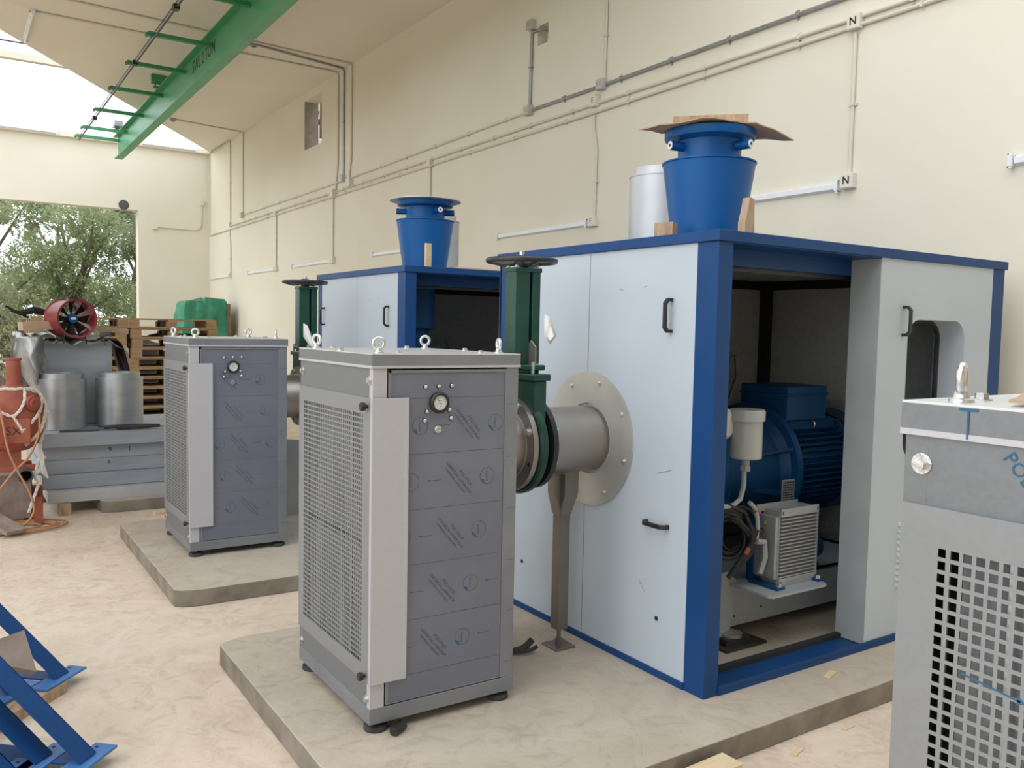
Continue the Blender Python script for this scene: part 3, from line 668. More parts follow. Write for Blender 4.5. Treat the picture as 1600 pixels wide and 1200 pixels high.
    for q in range(9):
        pts = [(.30, .30 + q * .012, .70 + .01 * q), (.42 + .01 * q, .28, .74 - .012 * q), (.52 + .012 * q, .27 + rnd.uniform(0, .03), .70 - .02 * q), (.58 + .01 * q, .27, .60), (.56 + rnd.uniform(-.03, .03), .28, .48), (.46, .30, .38)]
        mb(M['hoseblack']).tube(pts, .009 if q % 2 else .012, 8).obj('hose', parent=t)
    mb(M['orange']).cyl((.59, .27, .70), (.63, .27, .685), .011, n=10).obj('cable_tip', parent=t)
    mb(M['orange']).cyl((.56, .27, .52), (.54, .27, .49), .012, n=10).obj('cable_tip', parent=t)
    mb(M['alu']).tube([(.60, .26, .55), (.66, .26, .54), (.68, .27, .46), (.66, .28, .38)], .016, 8).obj('drain_hose', parent=t)
    # oil cooler on shelf
    b = mb(M['greyframe']); b.prism([(.60, .14), (.99, .14), (1.01, .16), (1.01, .43), (.58, .43), (.58, .16)], .300, .312); sh = b.obj('cooler_shelf', parent=t, label='thin pale steel shelf')
    Xc = T(.735, .235, .312)
    b = mb(M['alu'], Xc); b.box(0, .285, .0, .10, .01, .375); b.box(-.022, -.0, .004, .13, .035, .345); b.box(.285, .315, .01, .08, .03, .355)
    b.box(0, .285, -.012, .0, .0, .04); b.box(0, .285, -.012, 0, .345, .385); b.box(-.06, .25, .09, .10, .36, .395); co = b.obj('oil_cooler', parent=t, bev=.002, label='grey aluminium oil cooler')
    b = mb(M['alumid'], Xc); b.box(.006, .279, -.002, .001, .042, .343); b.mat(M['alu'])
    for q in range(17): b.box(.004, .281, -.012, .001, .044 + q * .0178, .0495 + q * .0178)
    b.obj('cooler_fins', parent=co)
    b = mb(M['ink'], Xc)
    for (x, z) in ((.012, .018), (.273, .018), (.012, .365), (.273, .365)): b.box(x - .003, x + .003, -.0135, -.012, z - .008, z + .008)
    b.obj('slot_hole', parent=co)
    b = mb(M['yellow'], Xc @ T(-.0455, .045, .31)); b.add([(0, -.012, 0), (0, .012, 0), (0, 0, .022)], [(0, 1, 2)]); b.obj('warning_sticker', parent=co)
    b = mb(M['bluedark'], Xc); b.box(-.03, .0, .131, .17, .0, .37); b.lathe([(0, 0), (.135, 0), (.135, .05), (.06, .06), (.06, .12), (0, .12)], 32, (.14, .10, .19), 'y'); b.box(-.06, .0, -.05, .13, -.002, .012); b.box(.25, .30, -.05, .13, -.002, .012); b.obj('cooler_fan_housing', parent=co)
    for (x, y) in ((-.02, -.03), (.275, -.03)): mb(M['zinc'], Xc).hexbolt((x, y, .012), (0, 0, 1), .011, .012).obj('shelf_bolt', parent=co)
    b = mb(M['black'], Xc); b.cyl((.315, .04, .32), (.36, .04, .32), .018); b.cyl((.315, .04, .06), (.35, .04, .06), .018); b.obj('cooler_port', parent=co)
    b = mb(M['bluedark']); b.lathe([(0, 0), (.05, 0), (.06, .02), (.06, .08), (.03, .10), (0, .1)], 20, (1.22, .45, .40), 'x'); b.obj('oil_pump', parent=t)
    return t
blw1 = make_blower('blue motor and blower with grey oil cooler inside the open nearest enclosure')
blw2 = dup(blw1, (2.63, 5.34, .10), 'dark blue blower with intake pipe inside the further enclosure')

# ================================================================== SILENCERS AND DRUMS ON THE ROOFS
def make_silencer(label, wide):
    t = thing('intake_silencer', label, 'silencer', (3.0, 2.9, 2.07), 0, 'blue tapered silencers on the enclosure roofs')
    B = M['bluesil']
    b = mb(B); b.lathe([(0, 0), (.163, 0), (.163, .004), (.213, .36), (.218, .364), (.218, .370), (.212, .371), (.15, .368), (0, .368)], 56); b.obj('tapered_body', parent=t)
    b = mb(B); b.lathe([(0, .368), (.146, .368), (.146, .43), (.150, .47), (0, .47)], 48); b.obj('neck', parent=t)
    b = mb(B); b.lathe([(.0, .465), (.150, .465), (.205, .475), (.210, .485), (.210, .512), (0, .512)], 56); b.obj('flange', parent=t)
    for a in ((-207, -87, -27) if wide else (-79, 169, 60)):
        b = mb(B, RZ(radians(a))); b.cyl((.12, 0, .435), (.215, 0, .435), .022, n=16); b.mat(M['white']).cyl((.215, 0, .435), (.218, 0, .435), .019, n=16); b.mat(M['ink']).cyl((.218, 0, .435), (.2185, 0, .435), .008, n=6); b.obj('side_stub', parent=t)
    if wide: mb(M['cylpale']).lathe([(0, .512), (.265, .512), (.265, .518), (0, .518)], 56).obj('cover_disc', parent=t, label='thin grey cover disc')
    return t
make_silencer('large blue tapered silencer topped with cardboard and wood', False)
s2 = make_silencer('blue tapered silencer with thin round cover disc on further enclosure', True); s2.location = (3.0, 5.77, 2.07)
b = mb(M['card']); wavy_sheet(b, ragged([(-.36, .02, -.02), (-.16, -.20, -.0), (.10, -.22, 0), (.33, -.20, -.05), (.17, .10, .0), (-.05, .20, .01)], .03, .007, 5), .005, .010, 1)
o = tag(b.obj('cardboard_sheet', loc=(3.0, 2.9, 2.586)), 'torn brown cardboard lying on top of the large blue silencer', 'cardboard')
o.rotation_euler = (0, 0, radians(-14))
b = mb(M['woodblock']); b.box(-.17, .17, -.045, .045, 0, .045); o = tag(b.obj('timber_offcut', loc=(3.0, 2.9, 2.612), bev=.003), 'timber offcut lying on the cardboard on the large silencer', 'wood'); o.rotation_euler = (0, 0, radians(-46))
def drum(name, label, loc, r, h, m, grp=None):
    t = thing(name, label, 'drum', loc, 0, grp)
    b = mb(m); b.lathe([(0, 0), (r, 0), (r, h - .055), (r + .004, h - .055), (r + .004, h - .048), (r - .012, h - .046)], 56); b.obj('drum_shell', parent=t)
    b = mb(m); b.lathe([(r - .024, h - .046), (r - .024, h), (r - .032, h), (r - .032, h - .04), (0, h - .04)], 56); b.obj('spigot_ring', parent=t)
    return t
drum('steel_drum', 'pale grey metal drum behind the large blue silencer', (3.64, 3.90, 2.07), .195, .56, M['cylpale'], 'grey drums on the enclosure roofs')
drum('steel_drum', 'white-grey metal drum partly hidden behind the further blue silencer', (3.64, 6.77, 2.07), .195, .56, M['cylpale'], 'grey drums on the enclosure roofs')
def block(name, label, cat, loc, size, m, rz=0, grp=None, rx=0, ry=0):
    b = mb(m); sx, sy, sz = size; b.box(-sx / 2, sx / 2, -sy / 2, sy / 2, 0, sz); o = b.obj(name, loc=loc, bev=.002); o.rotation_euler = (rx, ry, rz); return tag(o, label, cat, grp)
block('wood_block', 'small wooden block at the roof edge left of the large silencer', 'wood', (2.70, 2.86, 2.071), (.07, .085, .065), M['woodblock'], .5)
b = mb(M['woodblock'], RX(pi / 2)); b.prism([(0, 0), (.06, 0), (.055, .16), (.025, .165), (.012, .10), (-.0, .06)], -.02, .02); o = tag(b.obj('wood_splinter', loc=(2.94, 2.56, 2.072)), 'splintered upright piece of wood against the large silencer', 'wood')
o.location = (2.88, 2.58, 2.072)
block('wood_splinter', 'pale upright strip of wood in front of the further silencer', 'wood', (2.86, 5.45, 2.072), (.05, .02, .17), M['woodpale'], .2)
block('timber_board', 'light timber board on the further enclosure roof', 'wood', (3.42, 5.66, 2.072), (.5, .10, .03), M['woodpale'], .05)

# ================================================================== VALVES WITH PIPES
def make_valve(label):
    t = thing('gate_valve', label, 'valve', (2.21, 3.285, 1.118), 0, 'green knife gate valves')
    G = M['green']
    b = mb(G); b.lathe([(0, -.03), (.225, -.03), (.235, -.02), (.235, .008), (.21, .02), (.20, .03), (0, .03)], 48, axis='x'); b.box(-.035, .035, -.17, .17, .10, .30); b.box(-.048, .048, -.185, .185, .30, .33); b.box(-.04, .04, -.15, .15, .345, .37); b.box(-.028, .028, -.12, .12, .33, .345)
    b.obj('valve_body', parent=t, bev=.006)
    for (y) in (-.15, 0, .15): mb(M['zinc']).cyl((-.03, y, .33), (-.03, y, .385), .008, n=10).obj('gland_bolt', parent=t)
    for (xa, xb) in ((-.060, .018), (.034, .078)):
        b = mb(G); b.box(xa, xb, -.045, .045, .37, .80); b.obj('yoke_column', parent=t, bev=.004)
    mb(M['black']).box(.018, .034, -.02, .03, .38, .79).obj('yoke_slot', parent=t)
    b = mb(G); b.box(-.064, .082, -.05, .05, .79, .81); b.obj('yoke_plate', parent=t, bev=.003)
    for (x, y) in ((-.05, -.035), (-.05, .035), (.065, -.035), (.065, .035)): mb(M['zinc']).hexbolt((x, y, .81), (0, 0, 1), .009, .008).obj('yoke_bolt', parent=t)
    b = mb(M['steel']); b.prism([(-.10, .37), (-.03, .37), (-.03, .46), (-.06, .48), (-.10, .45)], -.003, .003); o = b.obj('guard_plate', parent=t); o.matrix_local = T(.02, 0, 0) @ Matrix(((0, 0, 1, 0), (1, 0, 0, 0), (0, 1, 0, 0), (0, 0, 0, 1)))
    mb(M['zinc']).cyl((0, 0, .81), (0, 0, .885), .012).obj('spindle', parent=t)
    b = mb(M['castblack']); b.torus((0, 0, .842), .155, .0125, (0, 0, 1), 48, 12); b.lathe([(0, .81), (.03, .81), (.036, .82), (.036, .86), (.02, .868), (0, .868)], 24)
    for k in range(3):
        a = 2 * pi * k / 3 + .4; b.tube([(.03 * cos(a), .03 * sin(a), .83), (.09 * cos(a), .09 * sin(a), .826), (.152 * cos(a), .152 * sin(a), .84)], .011, 8)
    b.obj('handwheel', parent=t)
    return t
v1 = make_valve('green gate valve with black handwheel between nearest filter cabinet and enclosure')
v2 = dup(v1, (2.21, 6.155, 1.118), 'green gate valve with black handwheel behind the nearest cabinet, further enclosure beyond')
# white tag on far valve
b = mb(M['dial']); b.add([(0, 0, 0), (.03, -.01, -.02), (.05, -.05, -.12), (.09, -.10, -.20), (.02, -.03, -.22), (0.0, 0, -.1), (.045, -.03, -.18)], [(0, 1, 2, 6, 5), (6, 2, 3, 4)]); 
sol = b.obj('paper_tag', loc=(2.16, 6.05, 1.66)); md = sol.modifiers.new('thick', 'SOLIDIFY'); md.thickness = .001; tag(sol, 'white paper tag hanging from the further green valve', 'tag')
b = mb(M['dial']); b.add([(0, 0, 0), (.03, -.01, -.02), (.05, -.03, -.10), (.02, -.02, -.14), (0.0, 0, -.1)], [(0, 1, 2, 3, 4)])
sol = b.obj('paper_tag', loc=(2.262, 3.17, 1.72)); md = sol.modifiers.new('thick', 'SOLIDIFY'); md.thickness = .001; tag(sol, 'small grey paper tag on the nearest green valve column', 'tag')

def make_pipe(labels, y):
    # left reducer from cabinet
    t = thing('intake_pipe', labels[0], 'pipe', (1.95, y, 1.118), 0, 'stainless pipes leaving the filter cabinets')
    b = mb(M['steel']); b.lathe([(.14, .0), (.155, .02), (.158, .12), (.160, .215), (.150, .215), (.13, .0)], 56, axis='x', close=True); b.obj('pipe_shell', parent=t)
    b = mb(M['steel']); b.lathe([(.158, .200), (.218, .200), (.218, .226), (.158, .226)], 56, axis='x', close=True)
    fl = b.obj('pipe_flange', parent=t); b = mb(M['steelplate']); b.torus((.198, 0, 0), .160, .004, (1, 0, 0), 56, 6); b.obj('weld_bead', parent=t)
    for k in range(8):
        a = 2 * pi * (k + .5) / 8; yy, zz = .192 * cos(a), .192 * sin(a)
        if k in (0, 1, 2, 3): mb(M['zinc']).hexbolt((.200, yy, zz), (-1, 0, 0), .013, .014).obj('flange_bolt', parent=fl)
        else: mb(M['dark']).cyl((.1993, yy, zz), (.2005, yy, zz), .010, n=14).obj('bolt_hole', parent=fl)
    # right pipe to the enclosure
    t = thing('connecting_pipe', labels[1], 'pipe', (2.262, y, 1.118), 0, 'stainless pipes entering the enclosures')
    b = mb(M['steel']); b.lathe([(.150, .0), (.160, .0), (.160, .41), (.150, .41)], 56, axis='x', close=True); b.obj('pipe_shell', parent=t)
    b = mb(M['castblack']); b.lathe([(.158, .0), (.216, .0), (.216, .026), (.158, .026)], 56, axis='x', close=True); fl = b.obj('loose_flange', parent=t)
    for k in range(8):
        a = 2 * pi * (k + .5) / 8; yy, zz = .192 * cos(a), .192 * sin(a)
        mb(M['zinc']).hexbolt((.026, yy, zz), (1, 0, 0), .012, .014).obj('flange_bolt', parent=fl)
    mb(M['dark']).lathe([(0, .405), (.150, .405)], 40, axis='x').obj('pipe_throat', parent=t)
    return t
make_pipe(('stainless pipe stub with bolted flange beside the nearest filter cabinet', 'stainless pipe running into the round collar of the nearest enclosure'), 3.285)
make_pipe(('stainless pipe stub between the second filter cabinet and the further valve', 'stainless pipe running into the further enclosure'), 6.155)
def make_support(label, y):
    t = thing('pipe_support', label, 'support', (2.47, y, .10), 0, 'stainless pipe supports')
    S = M['steelpost']
    b = mb(S); b.box(-.06, .06, -.06, .06, 0, .010); b.obj('foot_plate', parent=t, bev=.003)
    b = mb(S); b.cyl((0, 0, .01), (0, 0, .10), .010); b.cyl((0, 0, .01), (0, 0, .03), .018, n=6); b.cyl((0, 0, .032), (0, 0, .042), .018, n=6); b.obj('adjusting_screw', parent=t)
    b = mb(S); b.box(-.03, .03, -.03, .03, .09, .80); b.obj('post', parent=t, bev=.002)
    b = mb(S)
    b.prism([(-.03, .66), (.03, .66), (.07, .76), (.07, .86), (-.07, .86), (-.07, .76)], -.003, .003); o = b.obj('cradle', parent=t); o.matrix_local = Matrix(((0, 0, 1, -.033), (1, 0, 0, 0), (0, 1, 0, 0), (0, 0, 0, 1)))
    b = mb(S); b.prism([(-.03, .66), (.03, .66), (.07, .76), (.07, .87), (-.07, .87), (-.07, .76)], -.003, .003); o = b.obj('cradle', parent=t); o.matrix_local = T(0, -.033, 0) @ FRONT
    return t
ps = make_support('stainless post with square foot holding up the nearest pipe', 3.28)
dup(ps, (2.47, 6.15, .10), 'stainless post under the further pipe, behind the nearest cabinet')

# ================================================================== WALL SERVICES
CXW = WX - .016
def conduit(label, pts, r=.0125, m=None, clips=(), bend=.06, group='cream conduits on the walls'):
    # pts world; corners rounded; clips: list of points with direction
    P = [Vector(p) for p in pts]; out = [P[0]]
    for i in range(1, len(P) - 1):
        a, c, d = P[i - 1], P[i], P[i + 1]; u = (a - c).normalized(); v = (d - c).normalized(); bb = min(bend, (a - c).length * .45, (d - c).length * .45)
        if abs(u.dot(v)) > .995: out.append(c); continue
        for k in range(6): t_ = k / 5; out.append((c + u * bb) * (1 - t_) ** 2 + c * 2 * t_ * (1 - t_) + (c + v * bb) * t_ ** 2)
    out.append(P[-1]); m = m or M['conduit']
    o0 = P[0]; t = thing('conduit', label, 'conduit', tuple(o0), 0, group)
    b = mb(m, T(*(-o0))); b.tube(out, r, 10); b.obj('tube', parent=t)
    for i in range(len(P) - 1):
        a, c = P[i], P[i + 1]; L = (c - a).length; n = int(L / clips) if clips else 0
        for k in range(n):
            p = a.lerp(c, (k + .5) / n); d = (c - a).normalized()
            if abs(p.x - CXW) > .02 or abs(d.x) > .5: continue
            b = mb(m, T(*(-o0)))
            if abs(d.z) > abs(d.y): b.box(p.x - r - .004, WX - .0005, p.y - r - .004, p.y + r + .004, p.z - .009, p.z + .009); b.box(p.x + .006, WX - .0005, p.y - r - .02, p.y + r + .02, p.z - .007, p.z + .007)
            else: b.box(p.x - r - .004, WX - .0005, p.y - .009, p.y + .009, p.z - r - .004, p.z + r + .004); b.box(p.x + .006, WX - .0005, p.y - .007, p.y + .007, p.z - r - .02, p.z + r + .02)
            b.obj('saddle_clip', parent=t)
    return t
cg = M['conduitgrey']; CG = 'grey conduits on the right wall'
conduit('grey metal conduit running up to the right above the twin cream conduits', [(CXW, 7.55, 3.955), (CXW, 6.47, 3.95), (CXW, -2, 3.99)], .0165, cg, .62, group=CG)
conduit('grey vertical conduit rising to the small square wall hole', [(CXW, 7.62, 4.00), (CXW, 7.60, 4.80)], .016, cg, .5, group=CG)
conduit('short grey conduit entering the small square wall hole', [(CXW, 7.58, 4.76), (CXW, 7.42, 4.745), (WX + .1, 7.40, 4.745)], .014, cg, 0, .03, group=CG)
conduit('upper single cream conduit between the lettered box and the far tall riser', [(CXW, 7.67, 3.95), (CXW, 12.6, 3.90), (CXW, 18.14, 3.905)], .0125, None, .8)
conduit('cream vertical conduit rising above the lettered box on the right wall', [(CXW, 6.38, 3.99), (CXW, 6.36, CZ)], .0135, None, .8)
conduit('upper of the twin cream conduits along the right wall', [(CXW, -2, 3.86), (CXW, 3.7, 3.80), (CXW, 6.5, 3.80), (CXW, 13.1, 3.765), (CXW, 19.17, 3.765)], .0135, None, .72)
conduit('lower of the twin cream conduits along the right wall', [(CXW, -2, 3.79), (CXW, 3.7, 3.745), (CXW, 6.5, 3.72), (CXW, 13.1, 3.70), (CXW, 20.93, 3.69)], .0135, None, .9)
FIXB = [(3.70, 'N'), (6.50, 'E'), (9.85, ''), (13.16, ''), (16.02, ''), (19.17, '')]
where = ('down from the box marked N to the nearest wall light', 'down from the box marked E to the wall light', 'down behind the further blue silencer', 'down to the wall light left of the further enclosure', 'down to the second wall light from the far corner', 'down to the wall light next to the far corner')
for (y, l), wh in zip(FIXB, where):
    conduit('cream conduit dropping ' + wh, [(CXW, y + .02, 3.70), (CXW, y + .02, 3.55), (CXW, y - .03, 3.38), (CXW, y - .02, 2.74)] if l == 'E' or y > 19 else [(CXW, y, 3.70), (CXW, y, 2.74)], .0135, None, .5)
def jbox(label, y, z, s=.095, letter='', m=None, ink=None, x=WX, d=.05, ax='x'):
    t = thing('junction_box', label, 'junction box', (x, y, z), 0, 'junction boxes on the walls')
    b = mb(m or M['box']); h = s / 2
    if ax == 'x': b.box(-d, -.0005, -h, h, -h, h); b.box(-d - .004, -d, -h + .004, h - .004, -h + .004, h - .004)
    else: b.box(-h, h, -d, -.0005, -h, h); b.box(-h + .004, h - .004, -d - .004, -d, -h + .004, h - .004)
    b.obj('box_shell', parent=t, bev=.003)
    if letter:
        b = mb(ink); b.text(letter, .075 if len(letter) == 1 else .055, T(-d - .0045, 0, 0) @ LEFTF); 
        if len(letter) == 1 and ink is M['ink']: b.text(letter, .075, T(-d - .0046, .0015, 0) @ LEFTF); b.text(letter, .075, T(-d - .0046, -.0015, 0.001) @ LEFTF)
        b.obj('lettering', parent=t)
    return t
jbox('cream junction box marked with black N high on the right wall', 3.70, 3.77, .10, 'N', ink=M['ink'])
jbox('cream box marked with black N beside the wall light right of the silencer', 3.70, 2.705, .10, 'N', ink=M['ink'])
jbox('cream junction box marked with red E on the twin conduits', 6.51, 3.825, .105, 'E', ink=M['red'])
jbox('cream box marked with red E at the end of the wall light', 6.49, 2.69, .095, 'E', ink=M['red'])
jbox('grey box with red lettering just above the box marked E', 6.40, 3.955, .10, 'F.S', M['boxgrey'], M['red'], d=.065)
jbox('grey box with red lettering at the foot of the grey vertical conduit', 7.62, 3.955, .10, 'F.S', M['boxgrey'], M['red'], d=.065)
jbox('grey box with red lettering beside the small square wall hole', 7.60, 4.83, .10, 'F.S', M['boxgrey'], M['red'], d=.065)
jbox('small cream box on the twin conduits above the further silencer', 9.85, 3.735, .09)
jbox('small cream box on the twin conduits above the second far wall light', 16.02, 3.72, .09)
jbox('cream box at the twin conduits, second of the row from the far corner', 19.17, 3.79, .10)
jbox('cream box low on the three far risers', 13.12, 3.74, .13, d=.07)
jbox('larger cream box beneath the three far risers, on the twin conduits', 12.45, 3.83, .13, d=.07)
jbox('grey box at the foot of the middle far riser', 12.74, 3.93, .11, m=M['boxgrey'], d=.065)
jbox('small grey box at the foot of the tall riser near the far corner', 18.2, 3.90, .11, m=M['boxgrey'], d=.065)
for y, wh in ((9.85, 'behind the further blue silencer'), (13.14, 'third from the far corner'), (16.0, 'second from the far corner'), (19.15, 'nearest the far corner')):
    jbox('small cream box ending the wall light ' + wh, y, 2.69, .10)
conduit('leftmost of the three tall far risers that turn onto the ceiling', [(CXW, 13.04, 3.80), (CXW, 13.04, 3.95), (CXW, 12.98, 4.15), (CXW, 12.98, CZ - .016), (1.0, 12.86, CZ - .016)], .015, None, 1.1)
conduit('middle of the three tall far risers, ending at a ceiling box', [(CXW, 12.74, 3.98), (CXW, 12.74, CZ - .016), (3.70, 12.42, CZ - .016)], .016, cg, 1.1, group=CG)
conduit('rightmost of the three tall far risers that turn onto the ceiling', [(CXW, 12.50, 3.86), (CXW, 12.50, 4.0), (CXW, 12.44, 4.2), (CXW, 12.44, CZ - .016), (.6, 12.1, CZ - .016)], .015, None, 1.1)
conduit('tall cream riser near the far corner bending onto the ceiling', [(CXW, 18.19, 3.95), (CXW, 18.19, CZ - .016), (3.74, 17.9, CZ - .016)], .015, None, 1.0)
conduit('cream riser bending along the ceiling edge into the far corner', [(CXW, 19.16, 3.84), (CXW, 19.16, CZ - .03), (CXW, 20.8, CZ - .03)], .0145, None, 1.0)
conduit('thin cream vertical conduit in the far corner', [(CXW, 20.93, 3.69), (CXW, 20.93, CZ - .03)], .0125, None, 1.1)
conduit('cream conduit across the far wall beside the doorway', [(3.99, BY - .016, 3.81), (4.90, BY - .016, 3.80), (5.0, BY - .016, 3.88), (5.02, BY - .016, 4.42)], .0145, None, 0, group='cream conduits on the walls')
jbox('cream box on the far wall right of the doorway', BY, 0, .1) if False else None
t = jbox('cream box on the far wall right of the doorway', 0, 3.81, .12, ax='y'); t.location = (3.98, BY, 3.81)
t = jbox('small cream box near the far corner on the far wall', 0, 4.44, .10, ax='y'); t.location = (5.02, BY, 4.44)
for (x, y, lb) in ((3.69, 12.41, 'round ceiling box at the end of the middle riser conduit'), (3.74, 17.9, 'round ceiling box near the far corner')):
    t = thing('ceiling_box', lb, 'junction box', (x, y, CZ)); mb(M['conduitgrey']).lathe([(0, -.05), (.055, -.05), (.06, -.045), (.06, -.0005), (0, -.0005)], 20).obj('box_shell', parent=t); mb(M['woodblock']).lathe([(0, -.065), (.03, -.065), (.03, -.05), (0, -.05)], 12).obj('plug', parent=t)
def batten(label, loc, L, axis='y', tube=False, X=None):
    t = thing('batten_light', label, 'light fitting', loc, 0, 'fluorescent battens')
    Q = X or Matrix.Identity(4)
    b = mb(M['white'], Q); b.X = Q
    # local: length along +x', body projects -y', z' up
    b.add([(0, 0, -.03), (0, 0, .03), (0, -.035, .018), (0, -.035, -.018), (L, 0, -.03), (L, 0, .03), (L, -.035, .018), (L, -.035, -.018)], [(0, 1, 2, 3), (4, 7, 6, 5), (0, 4, 5, 1), (1, 5, 6, 2), (2, 6, 7, 3), (3, 7, 4, 0)])
    b.obj('batten_body', parent=t, bev=.002)
    for x in (-.03, L + .005):
        b = mb(M['white'], Q); b.box(x, x + .025, -.05, 0, -.032, .032)
        for z in (-.045, .045): b.cyl((x + .012, -.035, z * .6), (x + .012, -.035, z), .012, n=10)
        h = b.obj('lamp_holder', parent=t)
        b = mb(M['ink'], Q)
        for z in (-.04, .04): s_ = -1 if x < 0 else 1; b.cyl((x + .0125 + s_ * .013, -.035, z * .9), (x + .0125 + s_ * .017, -.035, z * .9), .006, n=8)
        b.obj('pin_socket', parent=h)
    if tube: mb(M['white'], Q).cyl((0, -.055, 0), (L, -.055, 0), .014, n=12).obj('fluorescent_tube', parent=t)
    return t
WQ = Matrix(((0, 1, 0, 0), (-1, 0, 0, 0), (0, 0, 1, 0), (0, 0, 0, 1)))     # x'->-y , y'->x
for (ya, yb, lb) in ((8.17, 6.60, 'bare white batten light left of the blue silencer, beside the box marked E'), (5.38, 3.80, 'bare white batten light right of the blue silencer, beside the low box marked N'), (2.60, 1.0, 'bare white batten end cut off at the right edge of the photo'), (11.56, 9.95, 'bare white batten light partly hidden by the further blue silencer'), (15.05, 13.25, 'bare white batten light above the further handwheel, third from the far corner'), (17.78, 16.12, 'bare white batten light, second from the far corner'), (20.85, 19.27, 'bare white batten light nearest the far corner')):
    batten(lb, (WX - .001, ya, 2.68), ya - yb, X=WQ)
batten('white batten light on the top edge of the far wall beside the corner', (3.70, BY - .121, CZ + .0), 1.15, X=Matrix.Identity(4), tube=True)
batten('white batten light on the top edge of the far wall at far left', (.70, BY - .121, CZ + .0), 1.28, X=Matrix.Identity(4), tube=True)
batten('twin-tube ceiling light at top left of the photo', (.98, 12.85, CZ - .001), 1.35, X=Matrix(((0, 0, 1, 0), (1, 0, 0, 0), (0, 1, 0, 0), (0, 0, 0, 1))), tube=True)
# round hole and hook in wall openings
t = thing('core_hole_plug', 'dark round cored hole above the corner of the far doorway', 'hole', (3.33, BY, 4.24))
mb(M['perfdark']).lathe([(0, -.012), (.09, -.012), (.115, -.004), (.115, 0), (0, 0)], 9, axis='y').obj('plug', parent=t)
t = thing('lifting_hook', 'dark hook and bracket seen through the tall wall opening', 'hook', (WX + .75, 15.95, 5.62))
b = mb(M['carddark']); b.box(-.05, .05, -.10, .10, .28, .36); b.tube([(0, 0, .30), (0, .02, .2), (0, .06, .14), (0, .05, .05), (0, -.02, .03), (0, -.06, .08)], .025, 8); b.box(-.04, .04, -.2, .2, -.16, -.10); b.box(-.1, .1, -.45, -.40, -.5, .5); b.box(0, 1.04, -.03, .03, .29, .35); b.obj('hook', parent=t)

# ================================================================== CRANE BEAM
t = thing('crane_beam', 'long green steel crane runway beam under the ceiling', 'beam', (3.0, 3.0, 4.98))
b = mb(M['beam']); L = 16.5
b.box(-.075, .075, 0, L, 0, .016); b.box(-.006, .006, 0, L, .016, .434); b.box(-.10, .10, 0, L, .434, .45)
b.obj('i_beam', parent=t)
b = mb(M['ink'], T(-.0065, 9.4, .30) @ LEFTF); b.text('SWL 2 TON', .24, Matrix.Identity(4), .0); b.text('SWL 2 TON', .24, T(.008, .004, .0002)); b.text('SWL 2 TON', .24, T(-.008, -.004, .0003)); b.obj('capacity_lettering', parent=t)
for y in (11.96,): 
    b = mb(M['beamarm']); b.box(-.20, .12, y - .05, y + .05, .50, .64); b.cyl((-.14, y, .42), (-.14, y, .54), .012); b.box(-.17, -.10, y - .04, y + .04, .435, .46); b.obj('ceiling_clamp', parent=t)
b = mb(M['conduitgrey']); b.box(-.16, -.09, L - .7, L - .62, .44, .5); b.cyl((-.12, L - .66, .40), (-.12, L - .66, .52), .015); b.box(-.2, -.05, L - .9, L - .6, .50, .60); b.obj('end_clamp', parent=t)
for y in (5.5, 7.2, 8.97, 10.46, 12.07, 13.74, 15.41, 16.35):
    b = mb(M['beam']); b.box(-.80, -.006, y - .03, y + .03, .325, .345); b.box(-.80, -.006, y - .004, y + .004, .33, .385); b.cyl((-.80, y, .335), (-.83, y, .335), .03); b.obj('bracket_arm', parent=t)
b = mb(M['black']); b.tube([(-.73, 1, .30), (-.73, 8, .30), (-.73, 16.5, .30)], .014, 8); b.tube([(-.755, 1, .318), (-.755, 8, .318), (-.755, 16.45, .318)], .007, 6)
cr = b.obj('conductor_rail', parent=t, label='thin black conductor rail carried by the bracket arms')
for y in (7.6, 10.2, 14.2): mb(M['black']).box(-.77, -.70, y, y + .1, .27, .33).obj('rail_joint', parent=cr)

# ================================================================== STACK OF PANELS AND WHAT STANDS ON IT
ST = M['stack']
def tray(name, label, x0, x1, y0, y1, z0, z1, m, dirt=False):
    t = thing(name, label, 'metal tray', (x0, y0, z0), 0, 'stacked sheet metal panels')
    b = mb(m); b.box(0, x1 - x0, 0, y1 - y0, 0, z1 - z0 - .001); b.obj('panel_body', parent=t, bev=.002)
    return t
tray('sheet_metal_tray', 'pale bottom panel of the stack, sticking out in front', .667, 2.15, 8.04, 9.35, .10, .197, M['cylpale'])
for k, (x0, yy, lb) in enumerate(((.635, 8.16, 'second panel from the bottom of the blue-grey stack'), (.61, 8.20, 'middle panel of the blue-grey stack, a small mark on its edge'), (.625, 8.20, 'second panel from the top of the stack, with pencilled figures'), (.625, 8.13, 'top panel of the blue-grey stack carrying the drums'))):
    z0 = .199 + k * .1215; tray('sheet_metal_tray', lb, x0, 2.12, yy, 9.45, z0, z0 + .120, ST)
STZ = .199 + 4 * .1215
t = thing('pencil_mark', 'pencilled figures on the panel edge', 'marking', (1.17, 8.197, .51)); 
b = mb(M['ink']); b.text('9', .06, T(0, 0, 0) @ FRONT); b.text('1', .06, T(.16, 0, 0) @ FRONT); b.text('8', .05, T(-.01, 0, -.11) @ FRONT); o = b.obj('figures', parent=t)
block('wood_block', 'brown wooden block under the left end of the panel stack', 'wood', (.79, 8.06, 0), (.09, .14, .098), M['woodblock'])
block('wood_block', 'dark timber under the panel stack beside the red machine', 'wood', (.60, 8.9, 0), (.12, .5, .098), M['woodblock'])
block('timber_batten', 'pale timber batten on the floor left of the second cabinet', 'wood', (1.62, 7.80, .0), (.34, .07, .03), M['woodpale'], .12) if False else None
block('timber_batten', 'pale timber batten on the floor left of the second cabinet', 'wood', (1.64, 7.70, .0), (.42, .06, .035), M['woodpale'], .1)
